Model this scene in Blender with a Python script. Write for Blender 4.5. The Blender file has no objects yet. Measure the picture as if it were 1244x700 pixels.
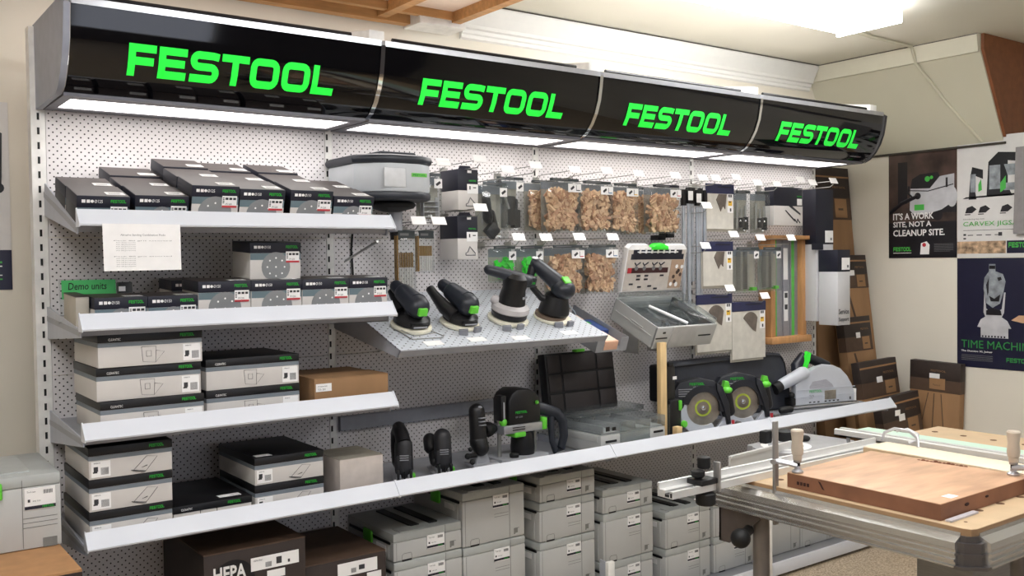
import bpy, bmesh, math, random
from mathutils import Vector, Matrix
R = math.radians
PI = math.pi
SC = bpy.context.scene
COL = SC.collection
random.seed(7)

# ------------------------------------------------------------------ camera
FPX = 1155.0
yaw, pit, roll = 0.6342, -0.0279, -0.0132
f_ = Vector((math.sin(yaw)*math.cos(pit), math.cos(yaw)*math.cos(pit), math.sin(pit)))
r_ = f_.cross(Vector((0, 0, 1))).normalized()
u_ = r_.cross(f_)
c_, s_ = math.cos(roll), math.sin(roll)
r2 = r_*c_ + u_*s_
u2 = -r_*s_ + u_*c_
cam_d = bpy.data.cameras.new('camera')
cam = bpy.data.objects.new('camera', cam_d)
COL.objects.link(cam)
cam_d.sensor_fit = 'HORIZONTAL'
cam_d.sensor_width = 36.0
cam_d.lens = FPX/1244*36.0
cam_d.clip_start = 0.02
mw = Matrix((r2, u2, -f_)).transposed().to_4x4()
mw.translation = Vector((-0.5993, -3.3462, 1.4883))
cam.matrix_world = mw
SC.camera = cam

# ------------------------------------------------------------------ world and exposure
wd = bpy.data.worlds.new('world')
SC.world = wd
wd.use_nodes = True
wd.node_tree.nodes['Background'].inputs[0].default_value = (0.9, 0.95, 1.0, 1)
wd.node_tree.nodes['Background'].inputs[1].default_value = 0.3
SC.view_settings.view_transform = 'Standard'
SC.view_settings.look = 'None'
SC.view_settings.exposure = 0.0
SC.view_settings.gamma = 1.0
SC.view_settings.use_curve_mapping = False
L_SIGN = 3.9       # diffusers under the sign canopy
L_CEIL = 17.5      # ceiling fluorescent in view and the added fill fixtures
L_TOP = 1.6        # tubes shining up behind the canopy

# ------------------------------------------------------------------ materials
def lin(c):
    c = c/255.0
    return c/12.92 if c <= 0.04045 else ((c+0.055)/1.055)**2.4
def rgb(c, k=1.0): return (min(1, lin(c[0])*k), min(1, lin(c[1])*k), min(1, lin(c[2])*k), 1)
MATS = {}
def mat(name, col, rough=0.55, metal=0.0, var=0.06, scale=25.0, bump=0.0, coat=0.0, spec=0.5, emit=0.0, stretch=None, bscale=None):
    if name in MATS: return MATS[name]
    m = bpy.data.materials.new(name); m.use_nodes = True
    nt = m.node_tree; N = nt.nodes; K = nt.links
    b = N['Principled BSDF']
    b.inputs['Roughness'].default_value = rough
    b.inputs['Metallic'].default_value = metal
    b.inputs['Coat Weight'].default_value = coat
    b.inputs['Coat Roughness'].default_value = 0.04
    b.inputs['Specular IOR Level'].default_value = spec
    tc = N.new('ShaderNodeTexCoord')
    nz = N.new('ShaderNodeTexNoise'); nz.inputs['Scale'].default_value = scale
    nz.inputs['Detail'].default_value = 3
    src = tc.outputs['Object']
    if stretch:
        mp = N.new('ShaderNodeMapping'); mp.inputs['Scale'].default_value = stretch
        K.new(src, mp.inputs['Vector']); src = mp.outputs['Vector']
    K.new(src, nz.inputs['Vector'])
    rp = N.new('ShaderNodeValToRGB')
    rp.color_ramp.elements[0].position = 0.3; rp.color_ramp.elements[1].position = 0.7
    rp.color_ramp.elements[0].color = rgb(col, 1-var*1.6)
    rp.color_ramp.elements[1].color = rgb(col, 1+var)
    K.new(nz.outputs['Fac'], rp.inputs['Fac'])
    K.new(rp.outputs['Color'], b.inputs['Base Color'])
    if bump > 0:
        bn = N.new('ShaderNodeTexNoise'); bn.inputs['Scale'].default_value = bscale or scale*4
        K.new(src, bn.inputs['Vector'])
        bp = N.new('ShaderNodeBump'); bp.inputs['Strength'].default_value = bump
        bp.inputs['Distance'].default_value = 0.002
        K.new(bn.outputs['Fac'], bp.inputs['Height']); K.new(bp.outputs['Normal'], b.inputs['Normal'])
    if emit > 0:
        b.inputs['Emission Color'].default_value = rgb(col)
        b.inputs['Emission Strength'].default_value = emit
    MATS[name] = m
    return m
def emat(name, col, strength):
    m = bpy.data.materials.new(name); m.use_nodes = True
    b = m.node_tree.nodes['Principled BSDF']
    b.inputs['Base Color'].default_value = rgb(col)
    b.inputs['Emission Color'].default_value = rgb(col)
    b.inputs['Emission Strength'].default_value = strength
    MATS[name] = m
    return m
def clearmat(name, tint, gloss, frost=0.0, rough=0.08):
    m = bpy.data.materials.new(name); m.use_nodes = True
    nt = m.node_tree; N = nt.nodes; K = nt.links
    N.remove(N['Principled BSDF'])
    out = N['Material Output']
    tr = N.new('ShaderNodeBsdfTransparent'); tr.inputs[0].default_value = rgb(tint)
    gl = N.new('ShaderNodeBsdfGlossy'); gl.inputs['Roughness'].default_value = rough
    df = N.new('ShaderNodeBsdfDiffuse'); df.inputs[0].default_value = rgb((205, 210, 212))
    fr = N.new('ShaderNodeLayerWeight'); fr.inputs['Blend'].default_value = 0.25
    ml = N.new('ShaderNodeMath'); ml.operation = 'MULTIPLY_ADD'
    ml.inputs[1].default_value = gloss*2; ml.inputs[2].default_value = gloss*0.35
    K.new(fr.outputs['Fresnel'], ml.inputs[0])
    tc = N.new('ShaderNodeTexCoord'); nz = N.new('ShaderNodeTexNoise'); nz.inputs['Scale'].default_value = 12
    K.new(tc.outputs['Object'], nz.inputs['Vector'])
    bp = N.new('ShaderNodeBump'); bp.inputs['Strength'].default_value = 0.25; bp.inputs['Distance'].default_value = 0.01
    K.new(nz.outputs['Fac'], bp.inputs['Height']); K.new(bp.outputs['Normal'], gl.inputs['Normal'])
    m1 = N.new('ShaderNodeMixShader'); m2 = N.new('ShaderNodeMixShader')
    m1.inputs[0].default_value = frost
    K.new(tr.outputs[0], m1.inputs[1]); K.new(df.outputs[0], m1.inputs[2])
    K.new(ml.outputs[0], m2.inputs[0]); K.new(m1.outputs[0], m2.inputs[1]); K.new(gl.outputs[0], m2.inputs[2])
    K.new(m2.outputs[0], out.inputs['Surface'])
    MATS[name] = m
    return m
def pegmat(name, col, ax, pitch=0.0238, rad=0.0027, rough=0.5, stagger=True):
    m = mat(name, col, rough, var=0.03, scale=3)
    nt = m.node_tree; N = nt.nodes; K = nt.links
    b = N['Principled BSDF']
    base = b.inputs['Base Color'].links[0].from_socket
    tc = N.new('ShaderNodeTexCoord'); sp = N.new('ShaderNodeSeparateXYZ')
    K.new(tc.outputs['Object'], sp.inputs[0])
    def mm(op, a, bb=None):
        n = N.new('ShaderNodeMath'); n.operation = op
        for i, v in enumerate((a, bb)):
            if v is None: continue
            if isinstance(v, (int, float)): n.inputs[i].default_value = v
            else: K.new(v, n.inputs[i])
        return n.outputs[0]
    def dist(off):
        o = []
        for a in ax:
            v = mm('ADD', mm('DIVIDE', sp.outputs[a], pitch), off+100.0)
            v = mm('SUBTRACT', mm('FRACT', v), 0.5)
            o.append(mm('MULTIPLY', v, v))
        return mm('SQRT', mm('ADD', o[0], o[1]))
    d = dist(0.0)
    if stagger: d = mm('MINIMUM', d, dist(0.5))
    hole = mm('LESS_THAN', d, rad/pitch)
    mx = N.new('ShaderNodeMix'); mx.data_type = 'RGBA'
    K.new(hole, mx.inputs[0]); K.new(base, mx.inputs[6]); mx.inputs[7].default_value = rgb((38, 36, 36))
    K.new(mx.outputs[2], b.inputs['Base Color'])
    return m

cream = mat('cream_wall_paint', (226, 220, 206), 0.7, var=0.05, scale=1.5, bump=0.15, bscale=60)
ceilm = mat('ceiling_paint', (224, 220, 206), 0.8, var=0.04, scale=1.2)
soffm = mat('soffit_board', (200, 196, 176), 0.75, var=0.05, scale=1.5)
whitem = mat('white_gloss_paint', (235, 234, 230), 0.4)
shelfm = mat('pale_grey_enamel', (216, 220, 228), 0.32, var=0.02, scale=4)
bracketm = mat('grey_enamel', (176, 180, 190), 0.4, var=0.03)
deckm = mat('grey_shelf_steel', (150, 152, 158), 0.38, var=0.03)
silver = mat('satin_silver', (190, 192, 198), 0.28, 0.75, 0.03)
alu = mat('aluminium_extrusion', (212, 212, 210), 0.24, 0.85, 0.01)
alw = mat('bright_anodised_aluminium', (224, 224, 222), 0.3, 0.35, 0.01)
alud = mat('dull_aluminium', (158, 155, 152), 0.38, 0.6, 0.03)
steel = mat('zinc_plated_steel', (172, 172, 168), 0.33, 0.85, 0.05)
chrome = mat('chrome', (225, 228, 232), 0.08, 1.0, 0.0)
fasc = mat('black_gloss_acrylic', (7, 7, 10), 0.06, var=0.0, coat=0.15, spec=0.5)
signg = mat('luminous_green_acrylic', (38, 238, 70), 0.35, var=0.02, emit=0.45)
black = mat('black_plastic', (16, 16, 19), 0.42, var=0.05)
blackm = mat('black_rubber', (10, 10, 12), 0.6, var=0.05)
bluebl = mat('blue_black_plastic', (34, 38, 47), 0.4, var=0.05)
navy = mat('navy_print', (22, 24, 40), 0.5, var=0.04)
navyb = mat('blue_navy_print', (38, 42, 78), 0.5, var=0.04)
lidm = mat('charcoal_card_top', (66, 58, 56), 0.42, var=0.08, scale=6)
lidd = mat('black_card_lid', (14, 14, 18), 0.45, var=0.06)
boxw = mat('light_grey_card', (207, 203, 199), 0.65, var=0.03, scale=8)
boxs = mat('warm_grey_card_side', (178, 172, 160), 0.7, var=0.04)
teal = mat('slate_teal_print', (98, 116, 124), 0.6, var=0.03)
slate = mat('slate_band_print', (118, 126, 134), 0.6, var=0.03)
discm = mat('grey_disc_print', (128, 130, 132), 0.6, var=0.04)
inkm = mat('dark_ink', (52, 52, 56), 0.6, var=0.0)
greyink = mat('grey_ink', (120, 120, 122), 0.6, var=0.0)
whitep = mat('white_paper', (240, 239, 238), 0.6, var=0.02)
pricep = mat('price_card', (250, 248, 246), 0.5, var=0.01)
redm = mat('red_print', (190, 50, 60), 0.6)
greenp = mat('green_print', (30, 160, 45), 0.55, var=0.03)
greenl = mat('lime_green_plastic', (100, 205, 60), 0.4, var=0.04)
greenn = mat('green_note_paper', (70, 178, 98), 0.6, var=0.05)
kraft = mat('kraft_cardboard', (154, 118, 82), 0.75, var=0.08, scale=9, stretch=(1, 1, 0.3))
kraftd = mat('dark_printed_cardboard', (52, 42, 38), 0.65, var=0.08)
kraftm = mat('brown_printed_cardboard', (84, 64, 50), 0.7, var=0.08)
kraftt = mat('tan_cardboard_top', (176, 132, 90), 0.7, var=0.07)
sysm = mat('light_grey_case_plastic', (187, 188, 186), 0.5, var=0.03, scale=6)
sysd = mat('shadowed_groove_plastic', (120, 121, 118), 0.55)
syslid = mat('case_lid_plastic', (176, 180, 178), 0.45, var=0.03)
woodp = mat('pale_pine', (222, 192, 142), 0.55, var=0.1, scale=10, stretch=(6, 6, 0.8))
woodo = mat('oak_frame', (196, 146, 96), 0.5, var=0.1, scale=10, stretch=(6, 6, 0.8))
woodl = mat('ceiling_lattice_pine', (188, 140, 88), 0.6, var=0.12, scale=8, stretch=(1, 6, 6))
latp = mat('peach_panel', (236, 214, 196), 0.7, var=0.04)
mdf = mat('mdf_board', (196, 170, 136), 0.6, var=0.05, scale=14)
mdfedge = mat('mdf_edge', (158, 126, 92), 0.7, var=0.05)
slabm = mat('reddish_hardwood_face', (204, 164, 132), 0.5, var=0.15, scale=5, stretch=(1.2, 5, 5), bump=0.1)
slabe = mat('reddish_hardwood_edge', (136, 92, 68), 0.6, var=0.18, scale=9)
whiteboard = mat('pale_melamine', (240, 226, 200), 0.45, var=0.03)
beech = mat('beech_biscuit', (212, 174, 138), 0.6, var=0.14, scale=30)
greenr = mat('mint_glide_strip', (200, 228, 210), 0.35, var=0.02)
railg = mat('green_glide_strip', (90, 190, 80), 0.4)
brownb = mat('brown_gable_board', (132, 80, 46), 0.6, var=0.1)
bagm = mat('charcoal_case_cloth', (42, 45, 54), 0.6, var=0.08, bump=0.2)
padm = mat('cream_sanding_pad', (228, 224, 204), 0.6)
grays = mat('mid_grey_plastic', (158, 160, 166), 0.45)
turbm = mat('turbine_housing_plastic', (186, 190, 194), 0.4, var=0.02)
salm = mat('salmon_card', (224, 178, 150), 0.6)
bluec = mat('blue_card', (36, 62, 120), 0.5)
bladem = mat('brushed_saw_steel', (176, 168, 156), 0.3, 0.8, 0.25, scale=18)
sawg = mat('silver_painted_housing', (198, 202, 210), 0.38, 0.1, 0.02)
brownab = mat('brown_abrasive_blade', (108, 98, 90), 0.6, var=0.15)
handlew = mat('pale_wood_handle', (192, 180, 164), 0.5, var=0.06)
skinm = mat('print_skin', (206, 164, 128), 0.6)
pbrown = mat('poster_brown', (74, 56, 50), 0.35, var=0.5, scale=6)
pgrey = mat('poster_grey', (190, 190, 194), 0.35, var=0.12, scale=10)
pnavy = mat('poster_navy', (28, 28, 52), 0.3, var=0.04)
pwhite = mat('poster_white', (214, 212, 210), 0.3, var=0.02)
ptxt = mat('poster_white_ink', (232, 230, 228), 0.4, var=0.0)
pgreen = mat('poster_green_ink', (70, 176, 70), 0.4, var=0.0)
pdark = mat('poster_dark', (24, 22, 28), 0.35, var=0.3, scale=8)
psteel = mat('poster_steel_tone', (150, 156, 162), 0.3, var=0.3, scale=20)
hosem = mat('silver_sleeve', (206, 206, 210), 0.3, 0.5)
frostp = clearmat('clear_plastic', (246, 248, 248), 0.13, 0.03)
frost2 = clearmat('thick_clear_plastic', (236, 240, 240), 0.22, 0.07)
peg = pegmat('white_pegboard', (223, 219, 219), (0, 2))
pegs = pegmat('perforated_shelf_steel', (204, 209, 216), (0, 1), pitch=0.034, rad=0.0034, rough=0.35)
diffm = emat('lit_diffuser', (255, 250, 246), L_SIGN)
lampm = emat('fluorescent_wrap', (253, 253, 255), L_CEIL)
tubem = emat('strip_tube', (255, 250, 244), L_TOP)

# speckled vinyl floor
floorm = mat('speckled_floor', (178, 160, 136), 0.5, var=0.0)
nt = floorm.node_tree; N = nt.nodes; K = nt.links
tc = N.new('ShaderNodeTexCoord'); nz = N.new('ShaderNodeTexNoise'); nz.inputs['Scale'].default_value = 160; nz.inputs['Detail'].default_value = 4
K.new(tc.outputs['Object'], nz.inputs['Vector'])
cr = N.new('ShaderNodeValToRGB'); e = cr.color_ramp.elements
e[0].position = 0.36; e[0].color = rgb((128, 110, 90)); e[1].position = 0.62; e[1].color = rgb((206, 190, 166))
x = e.new(0.48); x.color = rgb((174, 156, 132))
K.new(nz.outputs['Fac'], cr.inputs['Fac']); K.new(cr.outputs['Color'], N['Principled BSDF'].inputs['Base Color'])

# ------------------------------------------------------------------ geometry helpers
_tc = {}
def textpolys(s, bold=0.0):
    if (s, bold) in _tc: return _tc[(s, bold)]
    cu = bpy.data.curves.new('t', 'FONT'); cu.body = s; cu.size = 1.0; cu.resolution_u = 2; cu.offset = bold
    o = bpy.data.objects.new('t', cu)
    me = bpy.data.meshes.new_from_object(o)
    vs = [(v.co.x, v.co.y) for v in me.vertices]; ps = [tuple(p.vertices) for p in me.polygons]
    bpy.data.objects.remove(o); bpy.data.meshes.remove(me); bpy.data.curves.remove(cu)
    xs = [v[0] for v in vs] or [0]; ys = [v[1] for v in vs] or [0]
    _tc[(s, bold)] = (vs, ps, min(xs), max(xs), min(ys), max(ys))
    return _tc[(s, bold)]

def arcpts(cx, cy, r, a0, a1, n=4):
    return [(cx+r*math.cos(R(a0+(a1-a0)*i/n)), cy+r*math.sin(R(a0+(a1-a0)*i/n))) for i in range(n+1)]
def brand_strokes():
    t = 0.25; h = t/2; out = []; x = 0.0
    def sub(p):
        o = [p[0]]
        for q in p[1:]:
            a = o[-1]; d = math.hypot(q[0]-a[0], q[1]-a[1]); n = max(1, int(d/0.3+0.5))
            for i in range(1, n+1): o.append((a[0]+(q[0]-a[0])*i/n, a[1]+(q[1]-a[1])*i/n))
        return o
    def add(p, closed=False): out.append(([(x+a, b) for a, b in sub(p)], closed))
    # F
    add([(h, 0), (h, 1)]); add([(h, 1-h), (0.95, 1-h)]); add([(h, 0.47), (0.88, 0.47)]); x += 1.05
    add([(h, 0), (h, 1)]); add([(h, 1-h), (1.0, 1-h)]); add([(h, 0.5), (0.93, 0.5)]); add([(h, h), (1.0, h)]); x += 1.12
    w = 1.08; r = 0.18
    p = [(w-0.03, 1-h-0.03)] + [(w-0.25, 1-h)] + arcpts(h+r, 1-h-r, r, 90, 180) + arcpts(h+r, 0.5+r-0.0, r, 180, 270) \
        + arcpts(w-h-r, 0.5-r, r, 90, 0) + arcpts(w-h-r, h+r, r, 0, -90) + [(0.02, h)]
    add(p); x += 1.16
    add([(0, 1-h), (1.05, 1-h)]); add([(0.525, 0), (0.525, 1)]); x += 1.12
    for k in range(2):
        w = 1.15; r = 0.2
        add(arcpts(w-h-r, 1-h-r, r, 0, 90) + arcpts(h+r, 1-h-r, r, 90, 180) + arcpts(h+r, h+r, r, 180, 270) + arcpts(w-h-r, h+r, r, 270, 360) + [(w-h, 1-h-r)], True)
        x += 1.27
    add([(h, 0), (h, 1)]); add([(h, h), (0.95, h)]); x += 0.95
    return out, x, h
BR, BRW, BRH = brand_strokes()

class G:
    def __init__(s): s.bm = bmesh.new()
    def face(s, pts, mi=0):
        f = s.bm.faces.new([s.bm.verts.new(p) for p in pts]); f.material_index = mi; return f
    def hexa(s, P, mi=0, bev=0.0):
        v = [s.bm.verts.new(p) for p in P]
        fs = []
        for q in ((0, 3, 2, 1), (4, 5, 6, 7), (0, 1, 5, 4), (1, 2, 6, 5), (2, 3, 7, 6), (3, 0, 4, 7)):
            f = s.bm.faces.new([v[i] for i in q]); f.material_index = mi; fs.append(f)
        if bev > 0:
            es = list({e for f in fs for e in f.edges})
            r = bmesh.ops.bevel(s.bm, geom=es, offset=bev, segments=2, profile=0.5, affect='EDGES')
            for f in r['faces']: f.material_index = mi
    def box(s, x0, x1, y0, y1, z0, z1, mi=0, bev=0.0, T=None):
        P = [(x0, y0, z0), (x1, y0, z0), (x1, y1, z0), (x0, y1, z0), (x0, y0, z1), (x1, y0, z1), (x1, y1, z1), (x0, y1, z1)]
        if T: P = [T @ Vector(p) for p in P]
        s.hexa(P, mi, bev)
    def prism(s, pts, ax, a, b, mi=0, bev=0.0):
        def mk(p, w):
            return {'x': (w, p[0], p[1]), 'y': (p[0], w, p[1]), 'z': (p[0], p[1], w)}[ax]
        A = [s.bm.verts.new(mk(p, a)) for p in pts]; B = [s.bm.verts.new(mk(p, b)) for p in pts]
        fs = [s.bm.faces.new(A[::-1]), s.bm.faces.new(B)]
        n = len(pts)
        for i in range(n): fs.append(s.bm.faces.new([A[i], A[(i+1) % n], B[(i+1) % n], B[i]]))
        for f in fs: f.material_index = mi
        if bev > 0:
            es = list({e for f in fs[:2] for e in f.edges})
            r = bmesh.ops.bevel(s.bm, geom=es, offset=bev, segments=2, profile=0.5, affect='EDGES')
            for f in r['faces']: f.material_index = mi
    def ring(s, c, u, v, ru, rv, n):
        return [s.bm.verts.new(c+u*(ru*math.cos(2*PI*i/n))+v*(rv*math.sin(2*PI*i/n))) for i in range(n)]
    def cyl(s, p0, p1, r0, r1=None, n=20, mi=0, sq=1.0):
        s.tube([p0, p1], [r0, r0 if r1 is None else r1], n, mi, sq=sq)
    def tube(s, pts, r, n=10, mi=0, cap=True, sq=1.0, closed=False):
        pts = [Vector(p) for p in pts]; m = len(pts)
        rr = r if isinstance(r, (list, tuple)) else [r]*m
        rings = []; up = None
        for i, p in enumerate(pts):
            d = (pts[min(i+1, m-1)]-pts[max(i-1, 0)]).normalized()
            if up is None:
                up = Vector((0, 0, 1)) if abs(d.z) < 0.9 else Vector((1, 0, 0))
            a = (up - d*up.dot(d)).normalized(); up = a
            b = d.cross(a)
            rings.append(s.ring(p, b, a, rr[i], rr[i]*sq, n))
        for i in range(m-1):
            for k in range(n):
                f = s.bm.faces.new([rings[i][k], rings[i][(k+1) % n], rings[i+1][(k+1) % n], rings[i+1][k]]); f.material_index = mi
        if cap:
            f = s.bm.faces.new(rings[0][::-1]); f.material_index = mi
            f = s.bm.faces.new(rings[-1]); f.material_index = mi
    def capsule(s, p0, p1, r0, r1=None, n=16, mi=0, sq=1.0, k=4):
        p0 = Vector(p0); p1 = Vector(p1); r1 = r0 if r1 is None else r1
        d = (p1-p0).normalized(); P = []; Q = []
        for i in range(k):
            a = R(8+82*i/k); P.append(p0-d*r0*math.cos(a)); Q.append(r0*math.sin(a))
        P.append(p0); Q.append(r0); P.append(p1); Q.append(r1)
        for i in range(k-1, -1, -1):
            a = R(8+82*i/k); P.append(p1+d*r1*math.cos(a)); Q.append(r1*math.sin(a))
        s.tube(P, Q, n, mi, sq=sq)
    def ball(s, c, r, n=16, mi=0):
        rx, ry, rz = (r, r, r) if isinstance(r, (int, float)) else r
        T = Matrix.Translation(c) @ Matrix.Diagonal((rx, ry, rz, 1))
        g = bmesh.ops.create_uvsphere(s.bm, u_segments=n, v_segments=n//2+2, radius=1, matrix=T)
        for v in g['verts']:
            for f in v.link_faces: f.material_index = mi
    def lathe(s, prof, c=(0, 0, 0), ax='z', n=28, mi=0, sx=1.0, sy=1.0):
        c = Vector(c); rings = []
        for r, h in prof:
            q = []
            for i in range(n):
                a = 2*PI*i/n; x, y = r*math.cos(a)*sx, r*math.sin(a)*sy
                q.append(s.bm.verts.new(c+Vector({'z': (x, y, h), 'y': (x, h, y), 'x': (h, x, y)}[ax])))
            rings.append(q)
        for i in range(len(rings)-1):
            for k in range(n):
                f = s.bm.faces.new([rings[i][k], rings[i][(k+1) % n], rings[i+1][(k+1) % n], rings[i+1][k]]); f.material_index = mi
        for q in (rings[0], rings[-1]):
            f = s.bm.faces.new(q); f.material_index = mi
    def disc(s, c, r, y=None, n=20, mi=0, T=None):   # flat disc facing -y in xz plane
        pts = [(c[0]+r*math.cos(2*PI*i/n), y, c[1]+r*math.sin(2*PI*i/n)) for i in range(n)]
        s.face([T @ Vector(p) for p in pts] if T else pts, mi)
    def text(s, st, x, y, z, h=None, w=None, mi=0, T=None, shear=0.0, bold=0.0):   # baseline-left at x,z on plane y facing -y
        vs, ps, x0, x1, y0, y1 = textpolys(st, bold)
        kh = (h/(y1-y0)) if h else w/(x1-x0)
        kw = (w/(x1-x0)) if w else kh
        V = []
        for a, b in vs:
            p = Vector((x+(a-x0)*kw+shear*(b-y0)*kh, y, z+(b-y0)*kh))
            V.append(s.bm.verts.new(T @ p if T else p))
        for p in ps:
            try: f = s.bm.faces.new([V[i] for i in p]); f.material_index = mi
            except ValueError: pass
    def brand(s, x, y, z, w, h, mi=0, fy=None, T=None):
        for P, closed in BR:
            n = len(P); L = []
            for i, p in enumerate(P):
                if closed:
                    a = P[i-1] if i > 0 else P[-2]; b = P[i+1] if i < n-1 else P[1]
                else:
                    a = P[max(i-1, 0)]; b = P[min(i+1, n-1)]
                dx, dy = b[0]-a[0], b[1]-a[1]; l = math.hypot(dx, dy) or 1
                nx, ny = -dy/l*BRH, dx/l*BRH
                row = []
                for sg in (1, -1):
                    px = x+(p[0]+sg*nx)/BRW*w; pz = z+(p[1]+sg*ny)*h
                    q = Vector((px, (fy(pz) if fy else y), pz))
                    row.append(s.bm.verts.new(T @ q if T else q))
                L.append(row)
            for i in range(n-1):
                try: f = s.bm.faces.new([L[i][0], L[i+1][0], L[i+1][1], L[i][1]]); f.material_index = mi
                except ValueError: pass
    def build(s, name, mats, parent=None, angle=35, smooth=True):
        me = bpy.data.meshes.new(name)
        bmesh.ops.recalc_face_normals(s.bm, faces=s.bm.faces[:])
        s.bm.to_mesh(me); s.bm.free()
        for m in (mats if isinstance(mats, (list, tuple)) else [mats]): me.materials.append(m)
        if smooth and len(me.polygons):
            me.polygons.foreach_set('use_smooth', [True]*len(me.polygons))
            me.set_sharp_from_angle(angle=R(angle))
        o = bpy.data.objects.new(name, me); COL.objects.link(o)
        if parent: o.parent = parent
        return o

def thing(name, label, cat, loc=(0, 0, 0), rot=(0, 0, 0), group=None):
    o = bpy.data.objects.new(name, None); COL.objects.link(o)
    o.empty_display_size = 0.05
    o.location = loc; o.rotation_euler = rot
    o['label'] = label; o['category'] = cat
    if group: o['group'] = group
    return o
def tag(o, label, cat, group=None):
    o['label'] = label; o['category'] = cat
    if group: o['group'] = group
    return o
def dup(root, label, loc, rot=None, group=None):
    c = root.copy(); COL.objects.link(c); c.location = loc
    if rot is not None: c.rotation_euler = rot
    c['label'] = label
    if group: c['group'] = group
    for ch in list(root.children):
        d = ch.copy(); COL.objects.link(d); d.parent = c
        for g in list(ch.children):
            e = g.copy(); COL.objects.link(e); e.parent = d
    return c
def struct(name, g, m):
    o = g.build(name, m, smooth=False); o['kind'] = 'structure'; return o

# ------------------------------------------------------------------ the room
FZ = -0.04
CZ = 2.65
XW = 4.6
g = G(); g.box(-3.2, XW+0.1, -6.2, 0.38, FZ-0.1, FZ); struct('floor', g, floorm)
g = G(); g.box(-3.2, 4.9, -6.2, 0.38, CZ+0.001, CZ+0.1); struct('ceiling', g, ceilm)
g = G(); g.box(-3.2, XW+0.1, 0.28, 0.38, FZ, CZ); struct('wall_back', g, cream)
g = G(); g.box(XW, XW+0.1, -6.2, 0.28, FZ, 2.12); struct('wall_right', g, cream)
g = G(); g.box(-3.3, -3.2, -6.2, 0.38, FZ, CZ); struct('wall_left', g, cream)
g = G(); g.box(-3.2, XW+0.1, -6.3, -6.2, FZ, CZ); struct('wall_front', g, mat('far_wall_paint', (92, 86, 88), 0.8))
# sloped soffit between ceiling and right wall, with an upright band along the ceiling
g = G()
g.prism([(4.355, CZ), (4.355, 2.56), (4.60, 2.10), (4.85, 2.10), (4.85, CZ)], 'y', -0.774, 0.28)
struct('trim_2', g, soffm)
g = G(); g.prism([(4.325, 2.65), (4.34, 2.555), (4.356, 2.555), (4.356, 2.65)], 'y', -0.77, 0.28)
struct('trim_3', g, mat('pale_band', (214, 210, 192), 0.7, var=0.01))
# dark joint line under the soffit
g = G(); g.box(4.585, 4.5995, -0.79, 0.1, 2.088, 2.0995); struct('trim_4', g, mat('dark_batten', (60, 54, 46), 0.8))
# crown moulding along the back wall
g = G()
g.prism([(0.281, 2.65), (0.20, 2.65), (0.195, 2.635), (0.215, 2.60), (0.235, 2.56), (0.236, 2.545), (0.25, 2.54), (0.252, 2.525), (0.262, 2.52), (0.262, 2.505), (0.281, 2.50)], 'x', 1.79, 4.33)
struct('trim_1', g, mat('painted_cove', (236, 236, 232), 0.45, var=0.01))
g = G(); g.box(1.79, 4.33, 0.196, 0.2, 2.6435, 2.6485); g.box(4.325, 4.329, -0.77, 0.2, 2.6435, 2.6485); struct('trim_8', g, mat('dark_seam', (70, 64, 56), 0.8))
# boxed duct end that closes the cove
g = G(); g.box(1.50, 1.735, 0.14, 0.28, 2.505, 2.61, bev=0.003); struct('trim_5', g, whitem)
# brown gable board under the slope
g = G(); g.prism([(4.362, CZ-0.001), (4.362, 2.57), (4.602, 2.115), (4.85, 2.115), (4.85, CZ-0.001)], 'y', -0.79, -0.774)
struct('trim_6', g, brownb)
g = G(); g.box(4.80, 4.9, -6.2, -0.79, 2.12, CZ); struct('wall_right', g, cream)
g = G(); g.box(4.6, 4.9, -6.2, -0.79, 2.10, 2.12)
struct('trim_7', g, cream)
# cable run
t = G()
t.tube([(3.55, -0.50, 2.63), (3.9, -0.43, 2.64), (4.3, -0.42, 2.64), (4.325, -0.42, 2.60), (4.345, -0.42, 2.55), (4.47, -0.53, 2.33), (4.59, -0.66, 2.11)], 0.009, 8)
tag(t.build('electrical_cable', soffm), 'painted cable running from the ceiling lamp down the sloped soffit', 'cable')

# wood framed lattice at ceiling, upper left
lt = thing('ceiling_lattice', 'pine framed ceiling lattice with pale peach panels above the left signs', 'ceiling panel', (0, 0, -0.03))
g = G()
g.box(-1.2, 1.62, 0.22, 0.27, 2.545, 2.60); g.build('edge_beam', woodl, lt)
for x0 in (-0.9, -0.2, 0.6, 1.34, 1.66):
    g = G(); g.box(x0, x0+0.045, -1.2, 0.22, 2.555, 2.60); g.build('cross_beam', woodl, lt)
g = G()
for y0 in (0.13, -0.35, -0.85): g.box(-1.2, 1.66, y0, y0+0.03, 2.565, 2.60)
g.build('slat', woodl, lt)
g = G(); g.box(-1.2, 1.70, -1.2, 0.22, 2.60, 2.679); g.build('panel', latp, lt)

# ceiling fluorescent fixtures (the visible one, plus unseen ones added as fill light)
def fixture(label, x0, x1, y0, y1):
    t = thing('ceiling_light', label, 'ceiling light', ((x0+x1)/2, (y0+y1)/2, CZ), group='fluorescent ceiling lights')
    w, d = (x1-x0)/2, (y1-y0)/2
    g = G(); g.prism([(-d, -0.005), (-d, -0.05), (-d+0.03, -0.085), (d-0.03, -0.085), (d, -0.05), (d, -0.005)], 'x', -w+0.015, w-0.015)
    g.build('diffuser', lampm, t)
    for s in (-1, 1):
        g = G(); g.box(min(s*w, s*(w-0.015)), max(s*w, s*(w-0.015)), -d-0.003, d+0.003, -0.09, -0.001, bev=0.004); g.build('end_cap', whitem if s < 0 else lampm, t)
    return t
fixture('long white fluorescent light glowing on the ceiling above the right signs', 2.26, 3.46, -0.875, -0.54)
fixture('added unseen fill light on the ceiling above the work table', 1.9, 3.1, -3.1, -2.8)
fixture('added unseen fill light on the ceiling over the left side of the shop', -1.6, -0.4, -1.9, -1.6)
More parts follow.
